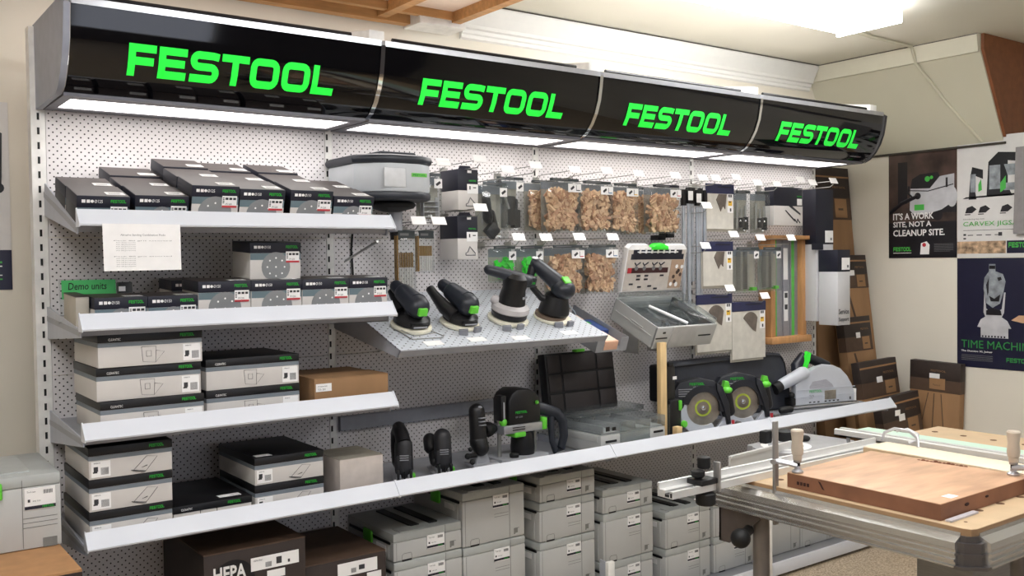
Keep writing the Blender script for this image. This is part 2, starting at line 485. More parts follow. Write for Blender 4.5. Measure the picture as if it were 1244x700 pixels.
fixture('added unseen fill light on the ceiling in front of the left bay', 0.5, 1.7, -2.2, -1.9)
fixture('added unseen fill light on the ceiling just above the viewer', -1.2, 0.0, -3.1, -2.8)
# shop window behind the camera
g = G()
for a in (-0.05, 1.15, 2.35): g.box(a, a+0.05, -6.2, -6.16, 0.95, 2.25)
for a in (0.95, 2.2): g.box(-0.05, 2.4, -6.2, -6.16, a, a+0.05)
o = struct('window_1', g, whitem)
g = G(); g.box(0.0, 2.35, -6.199, -6.185, 1.0, 2.2); w_ = g.build('pane', emat('daylight_pane', (225, 232, 250), 2.2), o, smooth=False)

# ------------------------------------------------------------------ gondola back: uprights and pegboard panels
gd = thing('shelving_wall', 'long white perforated steel shelving back with slotted uprights', 'shelving', (2.0, 0.03, FZ))
gd_off = Matrix.Translation((-2.0, -0.03, -FZ))
TOPZ = 2.0
def gbox(name, m, *b, bev=0.0, par=None):
    g = G(); g.box(*b, bev=bev, T=gd_off); return g.build(name, m, par or gd, smooth=False)
for i in range(4):
    zs = [0.245, 0.692, 1.139, 1.586, TOPZ]
    z0 = 0.02
    for z1 in zs:
        gbox('pegboard_panel', peg, i+0.016, i+0.984, 0.0, 0.012, z0+0.001, z1-0.0015)
        z0 = z1
for i in range(5):
    top = 2.255 if i == 0 else 2.28
    u = gbox('upright', whitem, i-0.028 if i == 0 else i-0.0145, i+0.0145, -0.002, 0.05, FZ, top)
    g = G()
    k = 0
    z = 0.10
    while z < (top-0.05):
        g.box(i-0.010, i-0.003, -0.0035, 0.0, z, z+0.022, T=gd_off)
        z += 0.0465
    g.build('slot_row', blackm, u, smooth=False)

# ------------------------------------------------------------------ shelves
def shelf(label, x0, x1, zf, tilt, depth=0.47, yf=-0.46, deck=deckm, lip=True, group='white edged shop shelves', th=0.004):
    t = thing('shelf', label, 'shelf', ((x0+x1)/2, yf, zf), (R(tilt), 0, 0), group)
    w = (x1-x0)/2
    d = depth
    g = G(); g.box(-w+0.004, w-0.004, 0, d, -0.018, -0.001); g.build('deck', deck, t, smooth=False)
    if lip:
        g = G()
        a = R(-tilt)
        rot = Matrix.Rotation(a, 4, 'X')
        prof = [(-0.012, 0.045), (-0.016, 0.047), (-0.052, 0.004), (-0.050, -0.001), (-0.046, 0.004), (-0.014, 0.040), (-0.006, 0.0), (-0.002, 0.0), (-0.008, 0.045)]
        pr = [((rot @ Vector((0, y, z))).y, (rot @ Vector((0, y, z))).z) for y, z in prof]
        g.prism(pr, 'x', -w+0.002, w-0.002)
        # thin closing plates
        g.build('price_rail', shelfm, t)
        for s in (-1, 1):
            g = G()
            g.prism([((rot @ Vector((0, y, z))).y, (rot @ Vector((0, y, z))).z) for y, z in ((-0.010, 0.049), (-0.017, 0.050), (-0.054, 0.005), (-0.052, -0.004), (-0.008, -0.004))], 'x', min(s*w, s*(w-0.003)), max(s*w, s*(w-0.003)))
            g.build('rail_end', shelfm, t)
    for s in (-1, 1):
        g = G()
        g.prism([(-0.006, 0.002), (-0.006, -0.022), (d-0.02, -0.075), (d-0.006, -0.075), (d-0.006, 0.028), (d-0.03, 0.028), (0.05, 0.004)], 'x', min(s*(w-0.005), s*(w-0.009)), max(s*(w-0.005), s*(w-0.009)))
        g.build('bracket', bracketm, t, smooth=False)
    return t
S1T = 15.5
shelf('tilted white edged top shelf of the left bay, carrying black sanding disc boxes', 0, 1, 1.605, S1T, 0.475)
shelf('second white edged shelf of the left bay, with the green handwritten note', 0, 1, 1.310, 3.0)
shelf('third white edged shelf of the left bay, holding the low brown carton', 0, 1, 1.000, 0)
shelf('white edged lower shelf of the left bay, with the plain white box at its end', 0, 1, 0.690, 0)
shelf('white edged lower shelf holding the jigsaws and the router', 1, 2, 0.690, 0)
shelf('white edged lower shelf holding the clear topped case and the first circular saw', 2, 3, 0.690, 0)
shelf('white edged lower shelf at the right end, holding the silver plunge saw', 3, 4, 0.690, 0)
# small white tag at the end of the last rail
g = G(); g.box(3.985, 4.03, -0.515, -0.513, 0.645, 0.675); tag(g.build('price_tag', pricep), 'small white tag hanging at the right end of the lower shelf edge', 'tag')

# perforated sloping sander shelf
ST = math.degrees(math.atan(0.353))
ss = thing('sloped_display_shelf', 'grey perforated sloping shelf displaying the four sanders', 'shelf', (1.485, -0.51, 1.19), (R(ST), 0, 0))
w = 0.475; d = 0.535
g = G(); g.box(-w, w, 0, d, -0.004, 0); g.build('perforated_deck', pegs, ss, smooth=False)
g = G(); g.prism([(0, 0), (-0.004, -0.002), (0.006, -0.030), (0.014, -0.030), (0.004, -0.004)], 'x', -w, w); g.build('front_edge', deckm, ss)
for s in (-1, 1):
    g = G(); g.prism([(0.0, -0.001), (0.008, -0.032), (d-0.05, -0.12), (d-0.01, -0.12), (d-0.01, -0.001)], 'x', min(s*w, s*(w-0.003)), max(s*w, s*(w-0.003))); g.build('bracket', bracketm, ss, smooth=False)
def on_slope(x, y):   # point on the sloping shelf surface
    return (x, y, 1.37+0.353*y)

# grey rail fixed across the pegboard behind the tools
g = G(); g.prism([(-0.002, 0.845), (-0.022, 0.845), (-0.022, 0.895), (-0.018, 0.90), (-0.002, 0.90)], 'x', 1.02, 1.98)
tag(g.build('cross_rail', mat('rail_grey', (140, 142, 150), 0.45)), 'grey steel rail fixed across the pegboard behind the router', 'rail')

# base decks and their white front legs
for i in range(4):
    nm = ('under the brown filter cartons at far left', 'under the first pair of grey case stacks', 'under the middle grey case stacks', 'at the right end behind the work table')[i]
    t = thing('base_deck', 'low white steel base shelf ' + nm, 'base shelf', (i+0.5, -0.46, FZ), group='base shelves')
    o = 0.02-FZ
    g = G(); g.box(-0.498, 0.498, 0.0, 0.46, o-0.02, o-0.001); g.build('deck', deckm, t, smooth=False)
    g = G(); g.box(-0.498, 0.498, -0.008, 0.0, o-0.045, o+0.018, bev=0.002); g.build('front_rail', shelfm, t)
    g = G(); g.box(-0.46, -0.43, 0.05, 0.08, 0, o-0.02); g.box(0.43, 0.46, 0.38, 0.41, 0, o-0.02); g.build('foot', black, t, smooth=False)
for i, nm in ((1, 'beside the brown cartons'), (2, 'in front of the middle case stacks'), (3, 'just right of the table leg')):
    t = thing('base_post', 'short white upright post standing at the shelf base ' + nm, 'post', (i-0.012, -0.478, FZ), group='white base posts')
    g = G(); g.box(-0.018, 0.018, -0.01, 0.01, 0.03, 0.30, bev=0.003); g.build('post', whitem, t)
    g = G(); g.prism([(0.010, 0.29), (0.060, 0.295), (0.062, 0.12), (0.10, 0.075), (0.010, 0.070)], 'x', -0.003, 0.003); g.build('side_plate', bracketm, t, smooth=False)
    g = G(); g.lathe([(0.016, 0), (0.016, 0.006), (0.007, 0.010), (0.007, 0.03)], n=14); g.build('foot', black, t)

# ------------------------------------------------------------------ illuminated canopy signs
PROF = [(-0.442, 2.236), (-0.436, 2.195), (-0.425, 2.14), (-0.405, 2.09), (-0.378, 2.048), (-0.345, 2.015), (-0.310, 1.998)]
def profy(z):
    for (a, b), (c, d) in zip(PROF, PROF[1:]):
        if b >= z >= d: return a+(c-a)*(b-z)/(b-d)
    return PROF[-1][0]
def canopy(i, label):
    t = thing('light_box_sign', label, 'sign', (i+0.5, 0, 2.0), group='illuminated black canopy signs with green lettering')
    def P(pts): return [(y, z-2.0) for y, z in pts]
    w = 0.492
    g = G()
    inner = [(y+0.006, z+0.002) for y, z in PROF][::-1]
    g.prism(P(PROF+inner), 'x', -w, w); g.build('fascia', fasc, t, angle=25)
    g = G(); g.prism(P([(-0.446, 2.233), (-0.446, 2.252), (-0.425, 2.258), (-0.415, 2.250), (-0.43, 2.235)]), 'x', -w, w); g.build('top_trim', silver, t)
    # bottom frame around diffuser
    g = G()
    g.box(-w, w, -0.318, -0.262, -0.008, 0.004); g.box(-w, w, -0.062, -0.006, -0.008, 0.004)
    g.box(-w, -0.462, -0.262, -0.062, -0.008, 0.004); g.box(0.462, w, -0.262, -0.062, -0.008, 0.004)
    g.build('bottom_frame', mat('dark_grey_frame', (96, 96, 104), 0.4), t, smooth=False)
    g = G(); g.box(-0.4615, 0.4615, -0.2615, -0.0625, -0.005, 0.001); g.build('diffuser', diffm, t, smooth=False)
    g = G(); g.brand(-0.333, 0, 2.056-2.0, 0.663, 0.088, fy=lambda z: profy(z+2.0)-0.004)
    o = g.build('lettering', signg, t, smooth=False)
    # chrome joint strips at right side
    if i < 3:
        g = G(); st = [(y-0.006, z) for y, z in PROF]; g.prism(P(st+inner), 'x', w, w+0.016); g.build('joint_strip', chrome, t, angle=25)
    # top back rail and tube
    g = G(); g.box(-w, w, -0.04, -0.006, 0.22, 0.245); g.build('back_rail', whitem, t, smooth=False)
    g = G(); g.cyl((-0.46, -0.20, 0.12), (0.46, -0.20, 0.12), 0.014, n=12); g.build('tube', tubem, t)
    g = G(); g.cyl((-0.44, -0.40, 0.268), (0.40, -0.40, 0.268), 0.008, n=10)
    g.build('trim_gap_shade', black, t)  # black bar stands in for the dark shaded gap behind the trim
    return t
names = ('leftmost large black canopy sign with green lettering, above the sanding boxes',
         'black canopy sign with green lettering, second from the left, above the turbine unit',
         'black canopy sign with green lettering, third from the left, above the biscuit bags',
         'rightmost black canopy sign with green lettering, nearest the posters')
for i in range(4): canopy(i, names[i])
ENDP = [(y, z-2.0) for y, z in PROF] + [(0.02, -0.008), (0.02, 0.262), (-0.40, 0.262)]
g = G(); g.prism(ENDP, 'x', -0.012, 0.006); o = g.build('sign_end_cap', mat('end_cap_grey', (150, 154, 166), 0.4)); o.location = (0, 0, 2.0); tag(o, 'light grey end cap closing the left end of the canopy', 'end cap')
g = G(); g.prism(ENDP, 'x', -0.006, 0.012); o = g.build('sign_end_cap', mat('end_cap_dark', (34, 34, 40), 0.3)); o.location = (4.02, 0, 2.0); tag(o, 'dark end cap closing the right end of the canopy', 'end cap')
for x, nm in ((1.0, 'left'), (2.0, 'second'), (3.0, 'third'), (3.97, 'right')):
    t = thing('canopy_bracket', 'white steel bracket on top of the canopy, the %s one above the sign joints' % nm, 'bracket', (x, -0.2, 2.24), group='white canopy brackets')
    g = G(); g.prism([(0.2, 0.0), (0.2, 0.10), (0.10, 0.10), (-0.20, 0.055), (-0.20, 0.012)], 'x', -0.03, 0.03, bev=0.003); g.build('arm', whitem, t)
    g = G(); g.box(-0.045, 0.045, 0.12, 0.2, 0.0, 0.12, bev=0.003); g.build('plate', whitem, t)

# ------------------------------------------------------------------ carton builders
def abrasive_box(name, label, w, d, h, loc, rot=(0, 0, 0), sticker='125', price=True, topmat=None, front_h=None, toplabel=True, disc=True, group='sanding disc boxes'):
    t = thing(name, label, 'box', loc, rot, group)
    x = w/2
    b = min(0.034, h*0.62)
    g = G(); g.box(-x, x, 0.001, d, 0, h-b, bev=0.0012)
    if h-b > 0.03:
        g.box(-x+0.0006, x-0.0006, 0.0004, 0.0012, h-b-0.022, h-b-0.0004, mi=1)
    g.build('body', [topmat or boxw, teal], t)
    if topmat:
        g = G(); g.box(-x+0.0006, x-0.0006, 0.0003, 0.0010, 0, h-b-0.0225); g.build('front_print', boxw, t, smooth=False)
    g = G(); g.box(-x-0.001, x+0.001, 0, d+0.001, h-b, h, bev=0.0015); 
    o = g.build('lid', [navy], t)
    g = G(); g.face([(-x, 0.002, h+0.0004), (x, 0.002, h+0.0004), (x, d, h+0.0004), (-x, d, h+0.0004)]); g.build('lid_top_print', lidm, o, smooth=False)
    g = G(); g.brand(x-0.052, -0.0006, h-b*0.55, 0.042, 0.009); g.build('brand_lettering', greenp, t, smooth=False)
    g = G()
    g.text(u'\u00d8'+sticker, -x+0.046, -0.0006, h-b*0.58, h=0.009, w=0.022)
    g.box(-x+0.012, -x+0.022, -0.0007, -0.0001, h-b*0.58, h-b*0.58+0.009)
    g.box(-x+0.025, -x+0.034, -0.0007, -0.0001, h-b*0.58, h-b*0.58+0.009)
    g.lathe([(0.0045, -0.0008), (0.0045, -0.0001)], (-x+0.040, 0, h-b*0.58+0.0045), 'y', 10)
    g.build('size_print', whitep, t, smooth=False)
    if disc and h-b > 0.05:
        g = G(); r = min(0.052, (h-b)*0.58); cz = (h-b)*0.46
        n = 24; zz = [(0.0+r*math.cos(2*PI*i/n), max(0.001, cz+r*math.sin(2*PI*i/n))) for i in range(n)]
        g.face([(a, -0.0002, b2) for a, b2 in zz])
        for k in range(9):
            a = 2*PI*k/8; rr = 0 if k == 8 else r*0.6
            zc = cz+rr*math.sin(a)
            if zc > 0.004: g.disc((rr*math.cos(a), zc), 0.003, -0.0008, 8, 1)
        g.build('disc_print', [discm, whitep], t, smooth=False)
    if price:
        g = G(); z1 = h-b*0.86
        z0 = max(0.002, z1-0.036)
        g.box(x-0.052, x-0.006, -0.0014, -0.0006, z0, z1)
        if z1-z0 > 0.02:
            g.box(x-0.052, x-0.006, -0.002, -0.0012, z0, z0+0.006, mi=1)
            g.text('P120', x-0.040, -0.0021, z0+0.008, h=0.006, w=0.018, mi=2)
            for q in range(3): g.box(x-0.042+q*0.012, x-0.033+q*0.012, -0.002, -0.0012, z1-0.012, z1-0.005, mi=2)
            for q in range(4): g.box(x-0.050, x-0.045, -0.002, -0.0012, z1-0.008-q*0.005, z1-0.005-q*0.005, mi=2)
        g.build('price_label', [whitep, redm, inkm], t, smooth=False)
    if toplabel:
        g = G(); g.box(x-0.058, x-0.006, 0.022, 0.058, h+0.0006, h+0.0012)
        for q in range(2): g.box(x-0.050, x-0.018, 0.032+q*0.009, 0.035+q*0.009, h+0.0012, h+0.0015, mi=1)
        g.build('top_label', [whitep, greyink], t, smooth=False)
    return t
# top shelf: six columns of boxes on the tilted shelf
s1d = Vector((0, math.cos(R(S1T)), math.sin(R(S1T))))
s1n = Vector((0, -math.sin(R(S1T)), math.cos(R(S1T))))
def s1p(x, v): 
    p = Vector((x, -0.46, 1.605)) + s1d*v; return tuple(p)
cols = [(0.006, 0.151, 0.083, 2, '125', 0.018), (0.163, 0.320, 0.089, 3, '125', 0.018), (0.324, 0.471, 0.126, 3, '125', 0.010), (0.473, 0.622, 0.120, 3, '150', 0.010), (0.640, 0.788, 0.122, 3, '150', 0.010), (0.791, 0.940, 0.107, 2, '150', 0.010)]
rown = ('front box', 'middle box', 'rear box')
coln = ('first column from the left', 'second column from the left', 'third column from the left', 'fourth column from the left', 'fifth column from the left', 'last column at the right')
for ci, (a, b, h, n, st, v0) in enumerate(cols):
    w = b-a-0.003
    for k in range(n):
        nm = rown[k] if n == 3 else ('front box', 'rear box')[k]
        abrasive_box('sanding_disc_box', 'sanding disc box on top shelf, %s of the %s' % (nm, coln[ci]),
                     w, 0.143, h+(0.0, -0.003, 0.0015)[k], s1p((a+b)/2 + random.uniform(-.002, .002), v0+k*0.1492), (R(S1T), 0, 0), st,
                     price=True, topmat=lidd, group='sanding disc boxes on the top shelf')
# second shelf
def s2z(y): return 1.310+(y+0.46)*math.tan(R(3.0))
z2 = s2z(-0.44)
for (a, b, nm, pr, h) in ((0.050, 0.196, 'leftmost under the green note', False, 0.088), (0.199, 0.345, 'second low box from the left', False, 0.088)):
    abrasive_box('sanding_disc_box', 'low navy fronted disc box on the second shelf, ' + nm, b-a, 0.15, h, ((a+b)/2, -0.44, z2), (R(3), 0, 0), '150', price=True, group='sanding disc boxes on the second shelf')
for (a, b, nm) in ((0.348, 0.512, 'third from the left'), (0.515, 0.684, 'under the boxed disc pack'), (0.687, 0.853, 'second from the right end'), (0.856, 1.0, 'at the right end of the row')):
    abrasive_box('sanding_disc_box', 'tall grey disc box on the second shelf, ' + nm, b-a, 0.16, 0.128, ((a+b)/2, -0.44, z2), (R(3), 0, 0), '150', group='sanding disc boxes on the second shelf')
abrasive_box('sanding_disc_box', 'single sanding disc box standing on top of the row on the second shelf', 0.172, 0.16, 0.118, (0.615, -0.40, z2+0.131), (R(3), 0, 0), '150', group='sanding disc boxes on the second shelf')
abrasive_box('sanding_disc_box', 'dark box set back against the pegboard on the second shelf', 0.12, 0.14, 0.115, (0.40, -0.20, s2z(-0.2)+0.002), (R(3), 0, 0), '150', price=False, toplabel=False)
# loose low box end seen at the far left
t = thing('small_carton', 'pale side of a small carton at the left end of the second shelf', 'box', (0.022, -0.40, s2z(-0.40)), (R(3), 0, 0))
g = G(); g.box(-0.014, 0.022, 0, 0.16, 0, 0.088, bev=0.001); g.build('body', boxs, t)
g = G(); g.box(-0.015, 0.023, -0.001, 0.161, 0.0885, 0.0915, bev=0.0008); g.build('lid', lidm, t)
# demo note in holder
t = thing('note_sign', 'bright green handwritten note in a clear holder on the second shelf', 'sign', (0.075, -0.235, s2z(-0.235)), (R(-8), 0, 0))
g = G(); g.box(-0.075, 0.095, 0, 0.002, 0.02, 0.132); g.box(-0.075, 0.095, -0.002, 0.04, 0.0, 0.003); g.build('holder', frostp, t, smooth=False)
g = G(); g.box(-0.068, 0.088, -0.0016, -0.0006, 0.070, 0.128); g.build('note', greenn, t, smooth=False)
g = G(); g.text('Demo units', -0.05, -0.0022, 0.098, h=0.022, w=0.110, shear=0.12, bold=0.01); g.build('handwriting', blackm, t, smooth=False)
t = thing('small_clamp', 'small black plastic block beside the green note', 'block', (0.19, -0.235, s2z(-0.235)))
g = G(); g.box(-0.022, 0.020, 0, 0.03, 0, 0.118, bev=0.003); g.build('body', black, t)
g = G(); g.box(-0.022, -0.002, -0.002, 0.0, 0.09, 0.105); g.build('sticker', whitep, t, smooth=False)
# hanging paper sheet
t = thing('paper_notice', 'white printed sheet taped below the top shelf edge', 'paper', (0.168, -0.512, 1.61))
g = G()
pts = [(-0.108, 0.0), (0.108, 0.0), (0.109, -0.133), (-0.106, -0.134)]
g.prism(pts, 'y', -0.0006, 0.0006); g.build('sheet', whitep, t, smooth=False)
g = G(); g.text('Abrasive Sanding Combination Packs', -0.060, -0.0012, -0.036, h=0.0075, w=0.125)
for k, (n, z) in enumerate(((8, -0.050), (8, -0.095))):
    for q in range(6):
        L = 0.052 if q else 0.16
        g.text('Pack %s grit assorted' % ('80', '120', '180', '220', '240', '320')[q], -0.078+(0.006 if q else 0), -0.0012, z-q*0.0056, h=0.0032, w=L)
g.build('print', greyink, t, smooth=False)

# filter bag boxes
def bag_box(label, w, d, h, loc, style='left', rotz=0.0, drawing='bag', toplab=False):
    t = thing('filter_bag_box', label, 'box', loc, (0, 0, R(rotz)), 'filter bag boxes')
    x = w/2; b = 0.024
    g = G(); g.box(-x, x, 0.001, d, 0, h-b, bev=0.0012); g.box(-x+0.0005, x-0.0005, 0.0003, 0.001, h-b-0.013, h-b-0.0004, mi=1)
    g.box(-x-0.0004, -x+0.001, 0.0008, d-0.001, h-b-0.013, h-b-0.0004, mi=1)
    g.build('body', [boxw, slate], t)
    g = G(); g.box(-x-0.0012, x+0.0012, -0.0004, d+0.001, h-b, h, bev=0.0012); g.build('lid', lidd, t)
    g = G()
    if style == 'left':
        g.text('CLEANTEC', -x+0.028, -0.001, h-b+0.005, h=0.007, w=0.034); g.build('line_name_print', whitep, t, smooth=False)
    else: g.bm.free()
    g = G(); g.brand(x-0.066, -0.0011, h-b+0.008, 0.042, 0.009); g.build('brand_lettering', greenp, t, smooth=False)
    # line drawing
    g = G(); dx = 0.12 if style == 'left' else 0.115
    if drawing == 'bag': P = [(0, 0.052), (0.042, 0.052), (0.040, 0.006), (0.004, 0.010)], [(0.042, 0.040), (0.066, 0.036), (0.040, 0.006)], [(0.014, 0.024), (0.028, 0.024), (0.028, 0.040), (0.014, 0.040)]
    else: P = [(0.006, 0.012), (0.040, 0.004), (0.075, 0.048), (0.045, 0.052)], [(0.030, 0.018), (0.045, 0.022), (0.046, 0.024)], [(0.0, 0.014), (0.006, 0.010), (0.036, 0.002), (0.042, 0.006)]
    for pl in P:
        q = [(-x+dx+a, -0.0006, min(c*(h-b-0.014)/0.056+0.001, h-b-0.015)) for a, c in pl]
        g.tube(q+[q[0]], 0.0006, 4)
    g.build('line_drawing', inkm, t, smooth=False)
    # white label with barcode
    lx = x-0.058 if style == 'left' else -x+0.006
    g = G(); zt = h-b-0.016; z0 = 0.006
    g.box(lx, lx+0.052, -0.0010, 0.0006, z0, zt)
    for q in range(9): g.box(lx+0.026+q*0.0024, lx+0.0272+q*0.0024, -0.0014, -0.0009, z0+0.006, z0+0.006+(zt-z0)*0.45, mi=1)
    g.box(lx+0.006, lx+0.018, -0.0014, -0.0009, z0+0.016, z0+0.030, mi=1); g.box(lx+0.004, lx+0.016, -0.0014, -0.0009, z0+0.012, z0+0.016, mi=1)
    g.text('498410', lx+0.006, -0.0014, zt-0.007, h=0.004, w=0.018, mi=1)
    g.build('barcode_label', [whitep, inkm], t, smooth=False)
    if toplab:
        g = G(); g.box(-x+0.012, -x+0.065, 0.02, 0.05, h+0.0002, h+0.001); g.build('top_label', whitep, t, smooth=False)
    return t
for k, nm in enumerate(('bottom', 'middle', 'top')):
    bag_box('filter bag box on the third shelf, %s of the left stack of three' % nm, 0.299, 0.30, 0.096, (0.203+(0.003, -0.004, 0.0)[k], -0.45+(0, 0.004, -0.004)[k], 1.002+k*0.0975), 'left', (0.4, -0.3, 0.3)[k])
for k, nm in enumerate(('lower', 'upper')):
    bag_box('filter bag box on the third shelf, %s one of the pair beside carton' % nm, 0.306, 0.30, 0.096, (0.527, -0.42, 1.002+k*0.0975), 'left', 0.3*(k-0.5))
for k, nm in enumerate(('bottom', 'middle', 'top')):
    bag_box('filter bag box on the lower left shelf, %s of the stack of three' % nm, 0.233, 0.33, 0.0915, (0.137+0.001*k, -0.45, 0.692+k*0.093), 'right', 0.4*(1-k), 'flat')
for k, nm in enumerate(('lower', 'upper')):
    bag_box('filter bag box on lower left shelf, %s of the pair next to white box' % nm, 0.237, 0.33, 0.0875, (0.642, -0.42, 0.692+k*0.089), 'right', 0.5*(k-0.5), 'flat', toplab=True)
# flat black box
t = thing('flat_box', 'flat black topped box lying between the two stacks on the lower left shelf', 'box', (0.388, -0.42, 0.692), group=None)
g = G(); g.box(-0.122, 0.122, 0.001, 0.33, 0, 0.040, bev=0.001); g.box(-0.042, -0.040, 0.0002, 0.0012, 0, 0.04, mi=1); g.box(0.01, 0.012, 0.0002, 0.0012, 0, 0.04, mi=1); g.build('body', [boxw, inkm], t)
g = G(); g.box(-0.124, 0.124, -0.001, 0.332, 0.040, 0.062, bev=0.001); g.build('lid', lidd, t)
g = G(); g.text('CLEANTEC', -0.10, -0.0014, 0.046, h=0.007, w=0.034); g.build('line_name_print', whitep, t, smooth=False)
g = G(); g.brand(0.045, -0.0014, 0.047, 0.042, 0.009); g.build('brand_lettering', greenp, t, smooth=False)
g = G(); g.box(0.03, 0.10, 0.03, 0.06, 0.0622, 0.063); g.build('top_label', whitep, t, smooth=False)
# plain white cube carton
t = thing('plain_carton', 'plain white cardboard box at the right end of the lower left shelf', 'box', (0.913, -0.40, 0.692), (0, 0, 0))
g = G(); g.box(-0.083, 0.083, 0, 0.20, 0, 0.126, bev=0.001); g.build('body', mat('white_card', (200, 190, 182), 0.7), t)
g = G(); g.box(-0.0835, 0.0835, -0.0006, 0.20, 0.1262, 0.1275); g.build('top_flap', mat('grey_card_top', (160, 154, 140), 0.7), t, smooth=False)
# brown carton on third shelf
t = thing('brown_carton', 'low brown cardboard carton with a white label on the third shelf', 'box', (0.872, -0.42, 1.002), (0, 0, R(-1.5)))
g = G(); g.box(-0.137, 0.137, 0, 0.32, 0, 0.100, bev=0.0015); g.build('body', kraft, t)
g = G(); g.prism([(-0.137, 0.0), (0.137, 0.0), (0.137, 0.15), (0.02, 0.158), (-0.137, 0.15)], 'z', 0.1005, 0.103); g.build('flap', kraft, t, smooth=False)
g = G(); g.box(-0.132, -0.076, -0.001, 0.0, 0.060, 0.086); g.text('TO: 201', -0.126, -0.0015, 0.064, h=0.006, mi=1); g.text('STOREROOM', -0.126, -0.0015, 0.075, h=0.004, mi=1); g.build('shipping_label', [whitep, inkm], t, smooth=False)
g = G(); g.box(-0.137, -0.09, 0.0, 0.0001, 0, 0.001); g.bm.free()

# big printed cartons on the base deck
t = thing('printed_carton', 'large dark printed carton with big white letters on the base shelf', 'box', (0.510, -0.45, 0.02))
g = G(); g.box(-0.167, 0.167, 0, 0.42, 0, 0.573, bev=0.002); g.build('body', kraftd, t)
g = G(); g.box(-0.167, 0.167, 0.001, 0.42, 0.5735, 0.577); g.build('top_flap', kraftm, t, smooth=False)
g = G(); g.disc((-0.075, 0.478), 0.070, -0.001, 32); g.build('dark_roundel', lidd, t, smooth=False)
g = G(); g.text('HEPA', -0.138, -0.002, 0.486, h=0.046, w=0.104, bold=0.03); g.text('filter', -0.10, -0.002, 0.45, h=0.022, w=0.06); g.build('lettering', ptxt, t, smooth=False)
g = G(); g.box(-0.018, 0.143, -0.0015, 0.0, 0.498, 0.540)
for q in range(8): g.box(0.03+q*0.0026, 0.0313+q*0.0026, -0.002, -0.001, 0.504, 0.520, mi=1)
g.box(0.066, 0.084, -0.002, -0.001, 0.508, 0.530, mi=1); g.text('HEPA filter', -0.010, -0.002, 0.528, h=0.005, w=0.03, mi=1); g.box(0.105, 0.112, -0.002, -0.001, 0.506, 0.516, mi=1)
g.box(0.035, 0.095, -0.0015, 0.0, 0.465, 0.490)
g.build('shipping_label', [whitep, inkm], t, smooth=False)
g = G(); g.box(0.02, 0.166, -0.0012, 0.0, 0.30, 0.43); g.bm.free()
t = thing('printed_carton', 'lower dark printed carton standing between the big lettered carton and the case stacks', 'box', (0.84, -0.42, 0.02))
g = G(); g.box(-0.150, 0.150, 0, 0.38, 0, 0.463, bev=0.002); g.build('body', kraftd, t)
g = G(); g.box(-0.150, 0.150, 0.001, 0.38, 0.4635, 0.467); g.build('top_flap', kraftm, t, smooth=False)
g = G(); g.box(-0.035, 0.115, -0.0015, 0.0, 0.405, 0.450)
for q in range(8): g.box(0.015+q*0.0024, 0.0162+q*0.0024, -0.002, -0.001, 0.412, 0.428, mi=1)
g.box(0.044, 0.066, -0.002, -0.001, 0.418, 0.434, mi=1); g.box(0.075, 0.13, -0.0015, 0.0, 0.37, 0.40)
g.build('shipping_label', [whitep, inkm], t, smooth=False)

